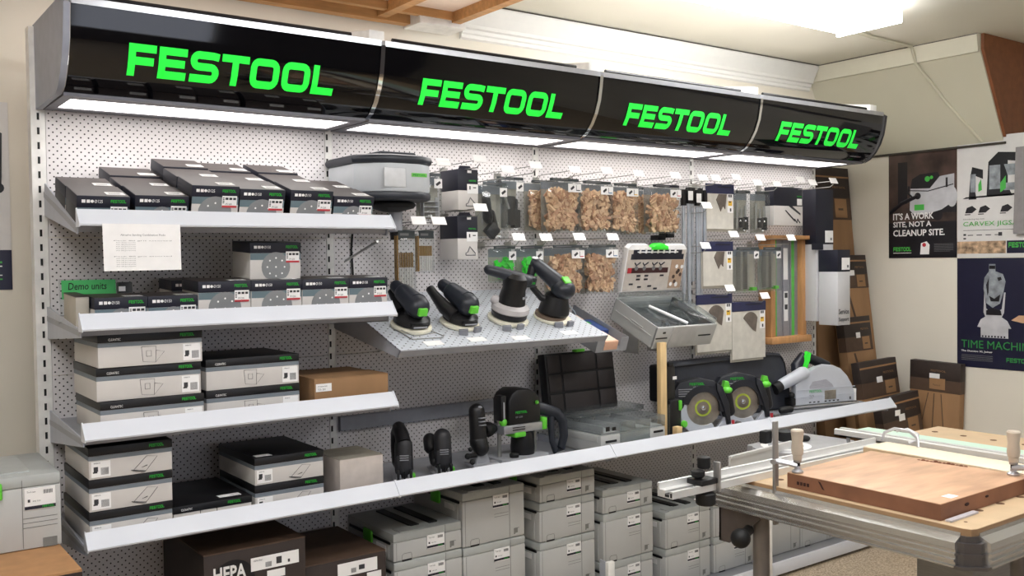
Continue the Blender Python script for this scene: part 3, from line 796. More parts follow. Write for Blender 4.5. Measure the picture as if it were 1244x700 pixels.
# ------------------------------------------------------------------ stacking tool cases
SG = 'light grey stacking tool cases'
def case(label, w, d, h, loc, rot=(0, 0, 0), group=SG, side='short', top=False):
    t = thing('tool_case', label, 'tool case', loc, rot, group)
    x = w/2
    g = G(); g.box(-x, x, 0, d, 0.002, h-0.034, bev=0.004); g.build('body', sysm, t)
    g = G(); g.box(-x, x, 0, d, h-0.033, h-0.002, bev=0.004)
    # raised ribs on lid
    for a in (0.35, 0.62): g.box(-x+w*a, -x+w*a+0.035, 0.05, d-0.04, h-0.003, h+(0.0015 if not top else 0.004), mi=1)
    g.prism([(-x+0.03, 0.004), (-x+0.11, 0.004), (-x+0.135, 0.02), (-x+0.135, 0.06), (-x+0.03, 0.06)], 'z', h-0.003, h+0.001, mi=0)
    g.build('lid', [syslid, black], t)
    # vertical groove right side
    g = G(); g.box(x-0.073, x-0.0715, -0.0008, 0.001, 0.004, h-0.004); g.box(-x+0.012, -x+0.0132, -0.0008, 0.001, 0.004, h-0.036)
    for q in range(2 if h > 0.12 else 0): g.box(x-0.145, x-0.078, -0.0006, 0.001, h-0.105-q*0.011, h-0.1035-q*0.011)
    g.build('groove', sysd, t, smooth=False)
    # label card
    g = G(); z1 = h-0.030; z0 = z1-0.050; a = x-0.152; b = x-0.078
    g.box(a, b, -0.0022, 0.001, z0, z1, bev=0.0008); g.box(a, b, -0.0030, -0.001, z0+0.003, z0+0.011, mi=2)
    g.text('Tool case', a+0.006, -0.0026, z1-0.012, h=0.006, w=0.026, mi=1)
    for q in range(7): g.box(b-0.028+q*0.0032, b-0.0263+q*0.0032, -0.0028, -0.002, z1-0.016, z1-0.006, mi=1)
    g.box(a+0.006, a+0.012, -0.0028, -0.002, z0+0.018, z0+0.025, mi=1); g.text('495 024', a+0.018, -0.0028, z0+0.019, h=0.004, w=0.02, mi=1)
    lb = g.build('label_card', [whitep, inkm, navy], t, smooth=False)
    g = G(); g.brand(b-0.028, -0.0034, z0+0.0045, 0.022, 0.005); g.build('brand_lettering', greenp, lb, smooth=False)
    # carry recess at right bottom
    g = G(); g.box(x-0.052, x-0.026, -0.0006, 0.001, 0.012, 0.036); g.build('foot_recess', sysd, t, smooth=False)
    g = G(); g.box(x-0.046, x-0.026, -0.0012, 0.001, 0.010, 0.016); g.box(x-0.034, x-0.026, -0.0012, 0.0, 0.016, 0.034); g.build('recess_edge', sysm, t, smooth=False)  # edges of the carry recess in the light case plastic
    # latch notch on bottom left
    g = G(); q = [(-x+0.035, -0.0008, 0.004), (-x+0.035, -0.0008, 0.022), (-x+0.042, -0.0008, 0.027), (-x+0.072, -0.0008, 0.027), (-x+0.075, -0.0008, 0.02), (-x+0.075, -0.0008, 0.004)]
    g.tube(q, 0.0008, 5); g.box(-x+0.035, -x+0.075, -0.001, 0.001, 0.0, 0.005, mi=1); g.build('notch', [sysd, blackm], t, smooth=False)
    # long side: recessed handle, latch and side label
    g = G(); g.box(-x-0.0035, -x+0.001, 0.03, d-0.03, 0.01, h-0.045, bev=0.002); g.box(-x-0.004, -x, 0.02, d-0.02, h-0.043, h-0.034, mi=1)
    g.build('side_panel', [sysm, black], t)
    g = G(); g.box(-x-0.012, -x-0.003, d/2-0.035, d/2+0.035, h-0.066, h-0.018, bev=0.006); g.build('latch', greenl, t)
    g = G(); g.box(-x-0.0048, -x-0.003, 0.05, 0.12, h-0.075, h-0.052); g.build('side_label', whitep, t, smooth=False)
    return t
stacks = [
 ('first stack, beside the brown cartons', 1.199, 0.292, 0.515, (0.105, 0.157, 0.232)),
 ('second stack from the left', 1.4975, 0.292, 0.616, (0.21, 0.20, 0.186)),
 ('third and tallest stack from the left', 1.866, 0.292, 0.622, (0.105, 0.16, 0.21, 0.126)),
 ('fourth stack from the left', 2.203, 0.292, 0.520, (0.105, 0.21, 0.184)),
 ('fifth stack partly behind the table rail', 2.572, 0.292, 0.362, (0.168, 0.173)),
 ('sixth stack behind the table leg', 2.889, 0.292, 0.36, (0.17, 0.169)),
 ('seventh stack right of the last white post', 3.238, 0.290, 0.355, (0.335,)),
 ('eighth stack far right on the base shelf', 3.535, 0.290, 0.355, (0.335,)),
 ('ninth stack at the end of the base shelf', 3.83, 0.26, 0.19, (0.17,)),
]
posn = {4: ('top', 'second from top', 'third from top', 'bottom'), 3: ('top', 'middle', 'bottom'), 2: ('top', 'bottom'), 1: ('single one',)}
for nm, cx, w, zt, hs in stacks:
    z = zt
    for k, h in enumerate(hs):
        z -= h
        case('grey tool case, %s in the %s' % (posn[len(hs)][k], nm), w, 0.36, h, (cx+random.uniform(-.002, .002), -0.36, z), top=(k == 0))

# case and carton at left foreground
t = thing('kraft_carton', 'brown cardboard carton under the grey case at the left edge', 'box', (-0.30, -0.72, FZ))
g = G(); g.box(-0.24, 0.24, 0, 0.55, 0, 0.742, bev=0.002); g.build('body', kraftd, t)
g = G(); g.box(-0.241, 0.241, -0.001, 0.551, 0.7425, 0.749); g.build('top_flap', kraftt, t, smooth=False)
g = G(); g.box(-0.05, 0.241, -0.004, 0.002, 0.72, 0.742); g.build('edge_tape', kraftd, t, smooth=False)
t = thing('tool_case', 'single grey tool case with green latch on the carton at the left edge', 'tool case', (-0.252, -0.45, 0.711), (0, 0, R(-1)), SG)
x = 0.198; h = 0.205
g = G(); g.box(-x, x, 0, 0.35, 0, h-0.034, bev=0.004); g.build('body', sysm, t)
g = G(); g.box(-x, x, 0, 0.35, h-0.033, h, bev=0.005); g.box(-x+0.02, x-0.07, 0.05, 0.30, h-0.001, h+0.004, mi=0); g.build('lid', syslid, t)
g = G(); g.box(x-0.098, x-0.0965, -0.001, 0.001, 0.004, h-0.012)
for q in range(3): g.box(x-0.096, x-0.01, -0.001, 0.001, 0.085-q*0.013, 0.0865-q*0.013)
g.box(x-0.048, x-0.012, -0.0012, 0.001, 0.0, 0.026); g.build('groove', sysd, t, smooth=False)
g = G(); a, b, z0, z1 = x-0.092, x-0.014, 0.108, 0.168
g.box(a, b, -0.0022, 0.001, z0, z1, bev=0.0008); g.box(a, b, -0.003, -0.001, z0+0.002, z0+0.011, mi=2)
for q in range(8): g.box(b-0.030+q*0.003, b-0.0285+q*0.003, -0.0028, -0.002, z1-0.018, z1-0.007, mi=1)
g.text('Tool case', a+0.006, -0.0028, z1-0.012, h=0.005, w=0.022, mi=1); g.box(a+0.008, a+0.014, -0.0028, -0.002, z0+0.022, z0+0.030, mi=1); g.text('495 024', a+0.02, -0.0028, z0+0.022, h=0.004, w=0.02, mi=1)
lb = g.build('label_card', [whitep, inkm, navy], t, smooth=False)
g = G(); g.brand(b-0.034, -0.0034, z0+0.004, 0.030, 0.006); g.build('brand_lettering', greenp, lb, smooth=False)
g = G(); g.box(-0.05, 0.052, -0.012, 0.002, h-0.058, h-0.012, bev=0.005); g.build('latch', greenl, t)
g = G(); g.brand(-0.16, -0.001, h-0.028, 0.0, 0.0); g.bm.free()

# ------------------------------------------------------------------ wire hooks with price cards
def hook(x, z, label, L=0.27, card=True, y=0.0, cw=0.062, ch=0.034, tilt=-28):
    t = thing('display_hook', label, 'hook', (x, y, z), group='wire display hooks')
    g = G()
    g.box(-0.018, 0.018, -0.004, -0.001, -0.035, -0.006)
    g.tube([(0, -0.004, -0.028), (0, -L+0.02, -0.026), (0, -L, -0.012)], 0.0022, 6)
    g.tube([(0, -0.004, -0.010), (0, -0.02, 0.0), (0, -L, 0.004)], 0.0018, 6)
    g.build('wire', steel, t)
    if card:
        T = Matrix.Translation((0, -L, 0.006)) @ Matrix.Rotation(R(tilt), 4, 'X')
        g = G(); g.box(-cw/2, cw/2, -0.002, 0.0, -ch/2, ch/2, T=T); g.build('price_card', pricep, t, smooth=False)
    return t

# ------------------------------------------------------------------ hanging packs
def pack(name, label, cat, w, h, d, loc, header, content, group=None, sticker=True, backcard=True, hh=0.012, rotz=0.0, seed=1, stick='g'):
    """clear blister pack hanging by its top; origin at top centre of the pack front"""
    rnd = random.Random(seed)
    t = thing(name, label, cat, loc, (0, 0, R(rotz)), group)
    x = w/2
    g = G(); g.box(-x*0.86, x*0.86, -0.001, 0.003, -hh, 0, bev=0.0006); g.box(-x*0.7, x*0.2, -0.0018, -0.0008, -hh*0.65, -hh*0.35, mi=1)
    g.build('header_card', [header, greyink], t, smooth=False)
    g = G(); g.box(-x, x, 0, d, -h, -0.010, bev=min(0.006, d*0.3)); g.build('clear_shell', frostp, t)
    if backcard:
        g = G(); g.box(-x*0.94, x*0.94, d+0.0005, d+0.002, -h*0.96, -0.012); g.box(-x*0.94, x*0.94, d-0.0008, d+0.001, -0.045, -0.012, mi=1); g.build('back_card', [boxs, slate], t, smooth=False)
    if content == 'biscuits':
        g = G(); n = 230
        for i in range(n):
            l, ww, th = rnd.uniform(0.026, 0.040), rnd.uniform(0.012, 0.018), 0.006
            T = Matrix.Translation((rnd.uniform(-x+0.02, x-0.02), rnd.uniform(0.012, d-0.010) if i > n*0.45 else 0.012, rnd.uniform(-h+0.018, -0.050))) @ Matrix.Rotation(rnd.uniform(0, PI), 4, 'Y') @ Matrix.Rotation(rnd.uniform(-0.5, 0.5), 4, 'X') @ Matrix.Rotation(rnd.uniform(-0.5, 0.5), 4, 'Z')
            g.box(-l/2, l/2, -th/2, th/2, -ww/2, ww/2, T=T, mi=rnd.randint(0, 2))
        o = g.build('wooden_dominoes', [beech, mat('pale_biscuit', (224, 188, 150), 0.6, var=0.1), mat('dark_biscuit', (180, 136, 104), 0.6, var=0.1)], t, smooth=False); o['kind'] = 'stuff'
    elif content == 'green':
        g = G()
        for i in range(26):
            T = Matrix.Translation((rnd.uniform(-x*0.45, x*0.75), rnd.uniform(0.008, d-0.006), rnd.uniform(-h*0.86, -h*0.38))) @ Matrix.Rotation(rnd.uniform(0, PI), 4, 'Y') @ Matrix.Rotation(rnd.uniform(-0.6, 0.6), 4, 'X')
            g.box(-0.016, 0.016, -0.002, 0.002, -0.009, 0.009, T=T)
        o = g.build('green_spacers', mat('bright_green_plastic', (40, 215, 40), 0.4), t, smooth=False); o['kind'] = 'stuff'
    elif content == 'black':
        g = G(); y = d*0.5
        g.capsule((-0.03*x/0.07, y, -h*0.25), (-0.02*x/0.07, y, -h*0.62), x*0.34, x*0.40, sq=0.6)
        g.capsule((x*0.05, y, -h*0.55), (x*0.25, y, -h*0.78), x*0.22, sq=0.6)
        g.build('plastic_fitting', black, t)
        g = G(); T = Matrix.Translation((0.0, y, -h*0.86)) @ Matrix.Rotation(R(45), 4, 'Y')
        g.box(-0.026, 0.026, -0.016, 0.016, -0.026, 0.026, bev=0.004, T=T); g.build('square_foot', black, t)
    elif content == 'blackmany':
        g = G(); y = d*0.5
        g.capsule((-x*0.45, y, -h*0.12), (-x*0.55, y, -h*0.5), x*0.22, sq=0.6)
        g.box(-x*0.75, -x*0.1, 0.01, d-0.01, -h*0.95, -h*0.5, bev=0.008)
        g.box(-x*0.12, x*0.45, 0.008, d-0.01, -h*0.9, -h*0.35, bev=0.008)
        g.capsule((x*0.62, y, -h*0.45), (x*0.55, y, -h*0.9), x*0.16, sq=0.6)
        g.box(x*0.4, x*0.8, 0.014, d-0.01, -h*0.95, -h*0.6, bev=0.006)
        g.build('plastic_fittings', black, t)
        g = G(); g.tube([(-x*0.45, 0.008, -h*0.24), (-x*0.05, 0.008, -h*0.60)], 0.006, 8); g.build('metal_rod', steel, t)
    elif content == 'grid':
        g = G()
        for i in range(4): g.box(-x*0.6, x*0.7, 0.003, d-0.002, -h*(0.60+0.11*i), -h*(0.60+0.11*i)+0.002)
        g.box(-x*0.62, -x*0.58, 0.003, d-0.002, -h*0.95, -h*0.5); g.box(x*0.68, x*0.72, 0.003, d-0.002, -h*0.95, -h*0.5)
        g.build('divider', mat('frosted_divider', (215, 215, 218), 0.4), t, smooth=False)
    elif content == 'metal':
        g = G()
        for i in range(3): g.cyl((-x*0.5+i*x*0.5, d/2, -h*0.88), (-x*0.5+i*x*0.5, d/2, -h*(0.28, 0.4, 0.34)[i]), 0.006, n=10)
        g.build('metal_pins', steel, t)
        g = G(); g.box(-x*0.2, x*0.2, 0.004, d-0.004, -h*0.85, -h*0.62, bev=0.003); g.box(x*0.35, x*0.7, 0.004, d-0.004, -h*0.9, -h*0.6, bev=0.003); g.build('black_caps', black, t)
        for a_, b_ in ((-0.3, 0.7), (0.3, 0.7), (0.1, 0.92)):
            g = G(); g.ball((x*a_, 0.004, -h*b_), 0.006, 8); g.build('bright_screw', chrome, t)
    elif content == 'chain':
        g = G(); n = 26
        for c in (-x*0.45, x*0.05, ):
            for i in range(n): g.box(c-0.009, c+0.009, 0.004, d-0.004, -h*0.10-h*0.82*(i+0.75)/n, -h*0.10-h*0.82*i/n)
        g.build('connector_strips', steel, t, smooth=False)
        g = G(); g.box(x*0.35, x*0.8, d-0.003, d, -h*0.9, -h*0.15); g.box(x*0.4, x*0.75, 0.006, d-0.004, -h*0.95, -h*0.88, mi=1); g.build('insert_card', [boxs, greenl], t, smooth=False)
    elif content == 'bits':
        g = G()
        for i in range(6):
            c = -x*0.55+i*x*0.26
            g.cyl((c, d/2, -h*0.95), (c, d/2, -h*0.60), 0.0036, n=8, mi=0)
            g.cyl((c, d/2, -h*0.60), (c, d/2, -h*0.36), 0.0046, n=8, mi=1)
        g.cyl((-x*0.93, 0.004, -h*0.97), (-x*0.93, 0.004, -0.02), 0.004, n=8, mi=1); g.cyl((-x*0.93, 0.02, -h*0.97), (-x*0.93, 0.02, -0.02), 0.004, n=8, mi=1)
        g.build('drill_bits', [mat('pale_shank', (216, 212, 208), 0.35, 0.3), mat('brass_flute', (150, 118, 70), 0.35, 0.5)], t)
    if sticker:
        g = G(); sw = 0.036 if stick == 'g' else 0.072
        cx = x*0.62 if stick == 'g' else x*0.98-sw/2
        g.box(cx-sw/2, cx+sw/2, -0.0020, -0.0008, -0.058, -0.022)
        T = Matrix.Translation((cx-sw*0.18 if stick != 'g' else cx, -0.0024, -0.040)) @ Matrix.Rotation(R(-35), 4, 'Y')
        g.box(-0.011, 0.011, -0.0006, 0.0004, -0.005, 0.005, mi=1, T=T)
        if stick != 'g':
            g.box(cx+sw*0.15, cx+sw*0.42, -0.0026, -0.0018, -0.052, -0.048, mi={'b': 2, 'y': 3, 'r': 4, 'k': 1}[stick]); g.box(cx+0.008, cx+0.010, -0.0026, -0.0018, -0.052, -0.028, mi=1)
        g.build('sticker', [whitep, inkm, mat('blue_print', (50, 110, 160), 0.5), mat('yellow_print', (236, 190, 60), 0.5), redm], t, smooth=False)
    return t

Y = -0.18
pack('sandpaper_pack', 'clear pack with grey header and small grid dividers hanging beside the turbine unit', 'pack', 0.105, 0.185, 0.03, (1.345, Y, 1.836), mat('grey_header', (88, 96, 100), 0.5), 'grid', seed=3)
# navy topped accessory boxes on hooks
def hang_box(label, loc, w=0.095, d=0.13, h=0.162, mirror=False):
    t = thing('hanging_carton', label, 'box', loc, (0, 0, 0), 'navy topped cartons hanging near the turbine unit')
    x = w/2; b = h*0.52
    g = G(); g.box(-x, x, 0, d, -h, -b, bev=0.001); g.build('body', boxw, t)
    g = G(); g.box(-x-0.0006, x+0.0006, -0.0006, d+0.0006, -b, 0, bev=0.001); g.build('upper_print', navy, t)
    g = G(); g.prism([(-x*0.7, -0.0), (x*0.7, 0), (x*0.5, 0.016), (-x*0.5, 0.016)], 'y', 0.02, 0.0215); g.build('hang_tab', navy, t, smooth=False)
    g = G(); g.box(-x*0.1, x, -0.0016, -0.0004, -b-0.012, -b+0.026); g.box(x*0.12, x*0.24, -0.002, -0.001, -b+0.004, -b+0.018, mi=1); g.box(x*0.5, x*0.8, -0.002, -0.001, -b+0.010, -b+0.014, mi=1); g.box(-x*0.05, x*0.35, -0.0016, -0.0004, -0.014, -0.004); g.build('label', [whitep, inkm], t, smooth=False)
    g = G(); g.tube([(-x*0.2, -0.001, -h+0.016), (x*0.75, -0.001, -h+0.016), (x*0.75, -0.001, -h+0.024), (x*0.2, -0.001, -h+0.05), (x*0.0, -0.001, -h+0.028), (-x*0.2, -0.001, -h+0.024), (-x*0.2, -0.001, -h+0.016)], 0.0022, 5); g.build('product_print', greyink, t)
    g = G(); g.brand(x*0.10, -0.0012, -b+0.036, 0.036, 0.006); g.build('brand_lettering', greenp, t, smooth=False)
    return t
hang_box('navy and grey carton with tool picture hanging high right of the turbine unit', (1.518, Y, 1.858))
hang_box('navy and grey carton with tool picture hanging directly below its twin', (1.513, Y, 1.672), h=0.172)
pack('fitting_pack', 'clear pack holding a black plastic fitting with a square foot', 'pack', 0.135, 0.228, 0.05, (1.65, Y, 1.812), mat('grey_header', (88, 96, 100)), 'black', seed=4)
pack('fitting_pack', 'clear pack crowded with black plastic fittings and a metal rod', 'pack', 0.160, 0.222, 0.06, (1.765, Y+0.05, 1.842), mat('green_black_header', (58, 66, 68), 0.5), 'blackmany', seed=5)
dh = mat('green_black_header', (58, 66, 68), 0.5)
BG = 'clear bags of wooden joining tenons'
pack('tenon_bag', 'clear bag of small wooden tenons behind the leftmost tenon bag of the upper row', 'bag', 0.17, 0.225, 0.05, (1.975, -0.10, 1.838), dh, 'biscuits', BG, seed=11, sticker=False)
pack('tenon_bag', 'clear bag of very small wooden tenons, leftmost front bag of the upper row', 'bag', 0.186, 0.232, 0.055, (2.018, Y, 1.843), dh, 'biscuits', BG, seed=12, stick='k')
pack('tenon_bag', 'clear bag of chunky wooden tenons with blue mark, second bag of the upper row', 'bag', 0.188, 0.225, 0.055, (2.205, Y, 1.838), dh, 'biscuits', BG, seed=13, stick='b')
pack('tenon_bag', 'clear bag of wooden tenons with yellow mark, third bag of the upper row', 'bag', 0.160, 0.225, 0.055, (2.384, Y+0.01, 1.836), dh, 'biscuits', BG, seed=14, stick='y')
pack('tenon_bag', 'clear bag of wooden tenons tucked behind the rightmost bag of the upper row', 'bag', 0.16, 0.225, 0.05, (2.545, -0.09, 1.832), dh, 'biscuits', BG, seed=15, sticker=False)
pack('tenon_bag', 'clear bag of wooden tenons with red mark, rightmost bag of the upper row', 'bag', 0.198, 0.228, 0.055, (2.636, Y, 1.838), navy, 'biscuits', BG, seed=16, stick='r')
pack('tenon_bag', 'clear bag of long wooden tenons with red mark, left bag of the lower row', 'bag', 0.188, 0.215, 0.055, (2.033, Y, 1.556), dh, 'biscuits', BG, seed=17, stick='r')
pack('tenon_bag', 'clear bag of long wooden tenons with blue mark, right bag of the lower row', 'bag', 0.184, 0.218, 0.055, (2.233, Y, 1.558), dh, 'biscuits', BG, seed=18, stick='b')
pack('spacer_pack', 'clear pack of bright green plastic pieces above the third sander, left pack', 'pack', 0.125, 0.150, 0.035, (1.695, Y, 1.552), dh, 'green', seed=21)
pack('spacer_pack', 'clear pack of bright green plastic pieces above the fourth sander, right pack', 'pack', 0.130, 0.135, 0.035, (1.835, Y, 1.552), dh, 'green', seed=22)
pack('drill_bit_set', 'longer clear pack of drill bits hanging left under the turbine unit', 'drill bits', 0.084, 0.235, 0.03, (1.233, Y, 1.612), dh, 'bits', seed=31, sticker=False, backcard=False, hh=0.03)
pack('drill_bit_set', 'shorter clear pack of drill bits hanging right under the turbine unit', 'drill bits', 0.076, 0.162, 0.03, (1.321, Y, 1.612), dh, 'bits', seed=32, sticker=False, backcard=False, hh=0.03)
pack('pin_pack', 'clear narrow pack of metal pins right of the upper blade card', 'pack', 0.122, 0.218, 0.03, (3.182, Y, 1.829), dh, 'metal', seed=41, sticker=False, hh=0.014)
pack('pin_pack', 'clear narrow pack of metal pins next to the navy topped carton', 'pack', 0.126, 0.218, 0.03, (3.328, Y, 1.829), dh, 'metal', seed=42, sticker=False, hh=0.014)
pack('strip_pack', 'clear pack of metal connector strips, left one of the middle row', 'pack', 0.20, 0.232, 0.035, (3.215, Y, 1.545), dh, 'chain', seed=43, hh=0.016)
pack('strip_pack', 'clear pack of metal connector strips with green base, in front of the wooden rail frame', 'pack', 0.16, 0.228, 0.035, (3.405, Y, 1.545), dh, 'chain', seed=44, hh=0.016)
# small black clip on the board
g = G(); g.box(-0.055, 0.0, -0.05, 0, -0.012, 0.012, bev=0.002); g.box(0, 0.05, -0.06, 0, 0.0, 0.034, bev=0.002)
o = tag(g.build('board_clip', black), 'small black clip on the pegboard above the open case lid', 'clip'); o.location = (2.76, -0.002, 1.595)

# hanging aluminium connector rods with black caps
for k, (x, zt, zb) in enumerate(((2.765, 1.80, 1.22), (2.795, 1.81, 1.10), (2.825, 1.81, 1.38), (2.853, 1.80, 1.10), (2.88, 1.81, 1.30), (2.905, 1.80, 1.36))):
    t = thing('profile_rod', 'grey metal rod with black cap beside the top blade card, %s from the left' % ('first', 'second', 'third', 'fourth', 'fifth', 'sixth')[k], 'rod', (x, -0.165-0.006*(k % 2), zt), group='grey metal rods with black caps')
    g = G(); g.box(-0.009, 0.009, -0.006, 0.006, zb-zt, -0.035, bev=0.002); g.box(-0.002, 0.002, -0.0075, -0.005, zb-zt, -0.035, mi=1); g.build('rod', [mat('satin_rod', (176, 182, 190), 0.35, 0.4), grays], t)
    g = G(); g.box(-0.012, 0.012, -0.010, 0.010, -0.055, 0.022, bev=0.002); g.build('cap', black, t)
    g = G(); g.tube([(0, 0, 0.02), (0.003, 0, 0.034), (0.0, 0, 0.044)], 0.0015, 6); g.build('eye', steel, t)
    if k in (1, 3):
        g = G(); g.box(-0.016, 0.016, -0.0135, -0.012, -0.040, 0.004); g.build('sticker', whitep, t, smooth=False)
# cards holding brown blades
def blade_card(label, loc, w, h, kind='hex', dy=0):
    t = thing('blade_card', label, 'blade card', loc, group='cream cards with brown blades')
    x = w/2
    g = G(); g.box(-x, x, 0, 0.004, -h, -0.045, bev=0.0008); g.box(-x-0.006, x-0.01, 0.006, 0.010, -h-0.012, -0.05, mi=1); g.build('card', [mat('cream_card', (206, 202, 192), 0.6), boxs], t, smooth=False)
    g = G(); g.box(-x-0.003, x+0.003, -0.002, 0.006, -0.048, 0, bev=0.001); g.box(-x*0.2, x*0.8, -0.003, -0.001, -0.018, -0.012, mi=1); g.build('header', [navyb, navy], t, smooth=False)
    g = G()
    if kind == 'hex': P = [(-0.012, -0.05), (-0.030, -0.078), (0.002, -0.135), (0.014, -0.115), (0.022, -0.108), (0.034, -0.124), (0.045, -0.05)]
    else:
        P = [(0.01+0.062*math.cos(R(a)), -0.115+0.062*math.sin(R(a))) for a in range(150, 20, -10)] + [(0.05, -0.155), (0.03, -0.145), (0.0, -0.12)]
    g.prism(P, 'y', -0.003, -0.0004); g.build('blade', brownab, t, smooth=False)
    g = G(); g.box(x-0.045, x-0.004, -0.0016, -0.0003, -0.14, -0.042); g.box(x-0.038, x-0.028, -0.002, -0.001, -0.064, -0.05, mi=1); g.box(x-0.024, x-0.014, -0.002, -0.001, -0.064, -0.05, mi=1)
    g.box(x-0.04, x-0.012, -0.002, -0.001, -0.106, -0.082, mi=2); g.box(x-0.036, x-0.02, -0.0024, -0.001, -0.09, -0.084, mi=1); g.box(x-0.028, x-0.018, -0.002, -0.001, -0.134, -0.118, mi=1)
    g.build('label', [whitep, inkm, MATS['yellow_print']], t, smooth=False)
    return t
blade_card('cream blade card with navy header, top one beside the metal rods', (3.008, Y, 1.856), 0.195, 0.222)
blade_card('cream blade card with navy header, middle one below the first blade card', (2.99, Y, 1.573), 0.215, 0.218)
blade_card('cream blade card with rounded blade, right of the open grey case', (2.962, Y, 1.314), 0.25, 0.28, 'round')
blade_card('cream blade card with rounded blade above the black case, beside the wooden frame', (3.218, Y, 1.27), 0.255, 0.29, 'round')

# navy topped carton and tall white cartons on the right end
t = thing('hanging_carton', 'navy and beige carton with a rail picture hanging above the wooden rail frame', 'box', (3.538, Y, 1.858))
g = G(); g.box(-0.118, 0.118, 0, 0.06, -0.200, -0.095, bev=0.001); g.build('body', boxw, t)
g = G(); g.box(-0.119, 0.119, -0.0006, 0.061, -0.098, 0.0, bev=0.001); g.build('upper_print', navy, t)
g = G()
g.prism([(0.0, -0.097), (0.03, -0.097), (0.10, -0.135), (0.10, -0.145)], 'y', -0.0014, -0.0004); g.prism([(-0.03, -0.12), (-0.02, -0.12), (0.06, -0.175), (0.05, -0.178)], 'y', -0.0014, -0.0004)
g.tube([(0.05, -0.001, -0.165), (0.07, -0.001, -0.185), (0.075, -0.001, -0.165), (0.095, -0.001, -0.185)], 0.003, 6); g.build('rail_picture', inkm, t, smooth=False)
g = G(); g.brand(0.07, -0.0012, -0.05, 0.042, 0.008); g.build('brand_lettering', greenp, t, smooth=False)
g = G(); g.box(0.072, 0.112, -0.002, -0.0006, -0.092, -0.058); g.build('sticker', whitep, t, smooth=False)

def tall_carton(label, x0, x1, zt, zb, y, d, band, lab=True, txt=False):
    t = thing('tall_carton', label, 'box', ((x0+x1)/2, y, zt), group='tall white and navy accessory cartons'); x = (x1-x0)/2; H = zb-zt
    g = G(); g.box(-x, x, 0, d, H, -band, bev=0.002); g.build('body', mat('pale_grey_carton', (198, 198, 200), 0.55, var=0.01), t)
    g = G(); g.box(-x-0.0006, x+0.0006, -0.0006, d+0.0006, -band, 0, bev=0.001); g.build('upper_print', navy, t)
    if lab:
        g = G(); g.box(x-0.075, x-0.004, -0.002, -0.0006, -band+0.01, -band+0.075); g.box(x-0.030, x-0.015, -0.0025, -0.0015, -band+0.022, -band+0.036, mi=1); g.build('label', [whitep, greyink], t, smooth=False)
    if txt:
        g = G(); g.text('Service', -x+0.006, -0.0015, H+0.060, h=0.028, w=0.09, bold=0.02); g.text('Support', -x+0.006, -0.0015, H+0.015, h=0.028, w=0.09, bold=0.02); g.build('black_lettering', inkm, t, smooth=False)
    return t
tall_carton('tall carton with long navy top hanging behind, next to the leaning boxes', 3.80, 3.955, 1.86, 1.14, -0.16, 0.085, 0.30)
tall_carton('shorter tall carton with navy top hanging in front, black lettering at its foot', 3.815, 3.925, 1.528, 1.122, -0.285, 0.12, 0.118, txt=True)
g = G(); g.box(-0.05, 0.05, 0, 0.002, 0, 0.035); o = tag(g.build('carton_tab', navy), 'small navy hanging tab above the shorter tall carton', 'tab'); o.location = (3.80, -0.17, 1.53)

# wooden frame with a guide rail sample
t = thing('rail_sample_frame', 'wooden frame holding a short guide rail with green strips on the pegboard', 'display frame', (3.658, -0.06, 1.325))
t.scale = (0.94, 1, 0.9)
g = G(); g.box(-0.16, -0.12, -0.03, 0.055, -0.30, 0.29, bev=0.002); g.build('side_rail', woodo, t)
g = G(); g.box(0.12, 0.16, -0.03, 0.055, -0.30, 0.29, bev=0.002); g.build('side_rail', woodo, t)
g = G(); g.box(-0.19, 0.19, -0.06, 0.055, 0.29, 0.315, bev=0.003); g.build('top_rail', woodo, t)
g = G(); g.box(-0.18, 0.18, -0.05, 0.055, -0.33, -0.29, bev=0.003); g.build('bottom_rail', woodo, t)
g = G(); g.box(-0.12, 0.12, 0.0, 0.012, -0.29, 0.29); g.box(-0.02, -0.005, -0.006, 0.0, -0.29, 0.29); g.box(0.045, 0.055, -0.006, 0.0, -0.29, 0.29); g.build('guide_rail', mat('rail_grey_face', (150, 150, 156), 0.4, 0.3), t, smooth=False)
g = G(); g.box(-0.105, -0.075, -0.003, 0.0, -0.29, 0.29); g.build('green_strip', railg, t, smooth=False)
g = G(); g.box(0.062, 0.085, -0.003, 0.0, -0.29, 0.29); g.build('green_strip', railg, t, smooth=False)
g = G(); g.box(-0.018, 0.02, -0.008, -0.006, 0.05, 0.24); g.box(-0.015, 0.02, -0.008, -0.006, -0.20, -0.02); g.box(-0.01, 0.015, -0.009, -0.0075, -0.06, -0.03, mi=1); g.box(-0.01, 0.015, -0.009, -0.0075, -0.13, -0.10, mi=1); g.build('sticker', [whitep, inkm], t, smooth=False)

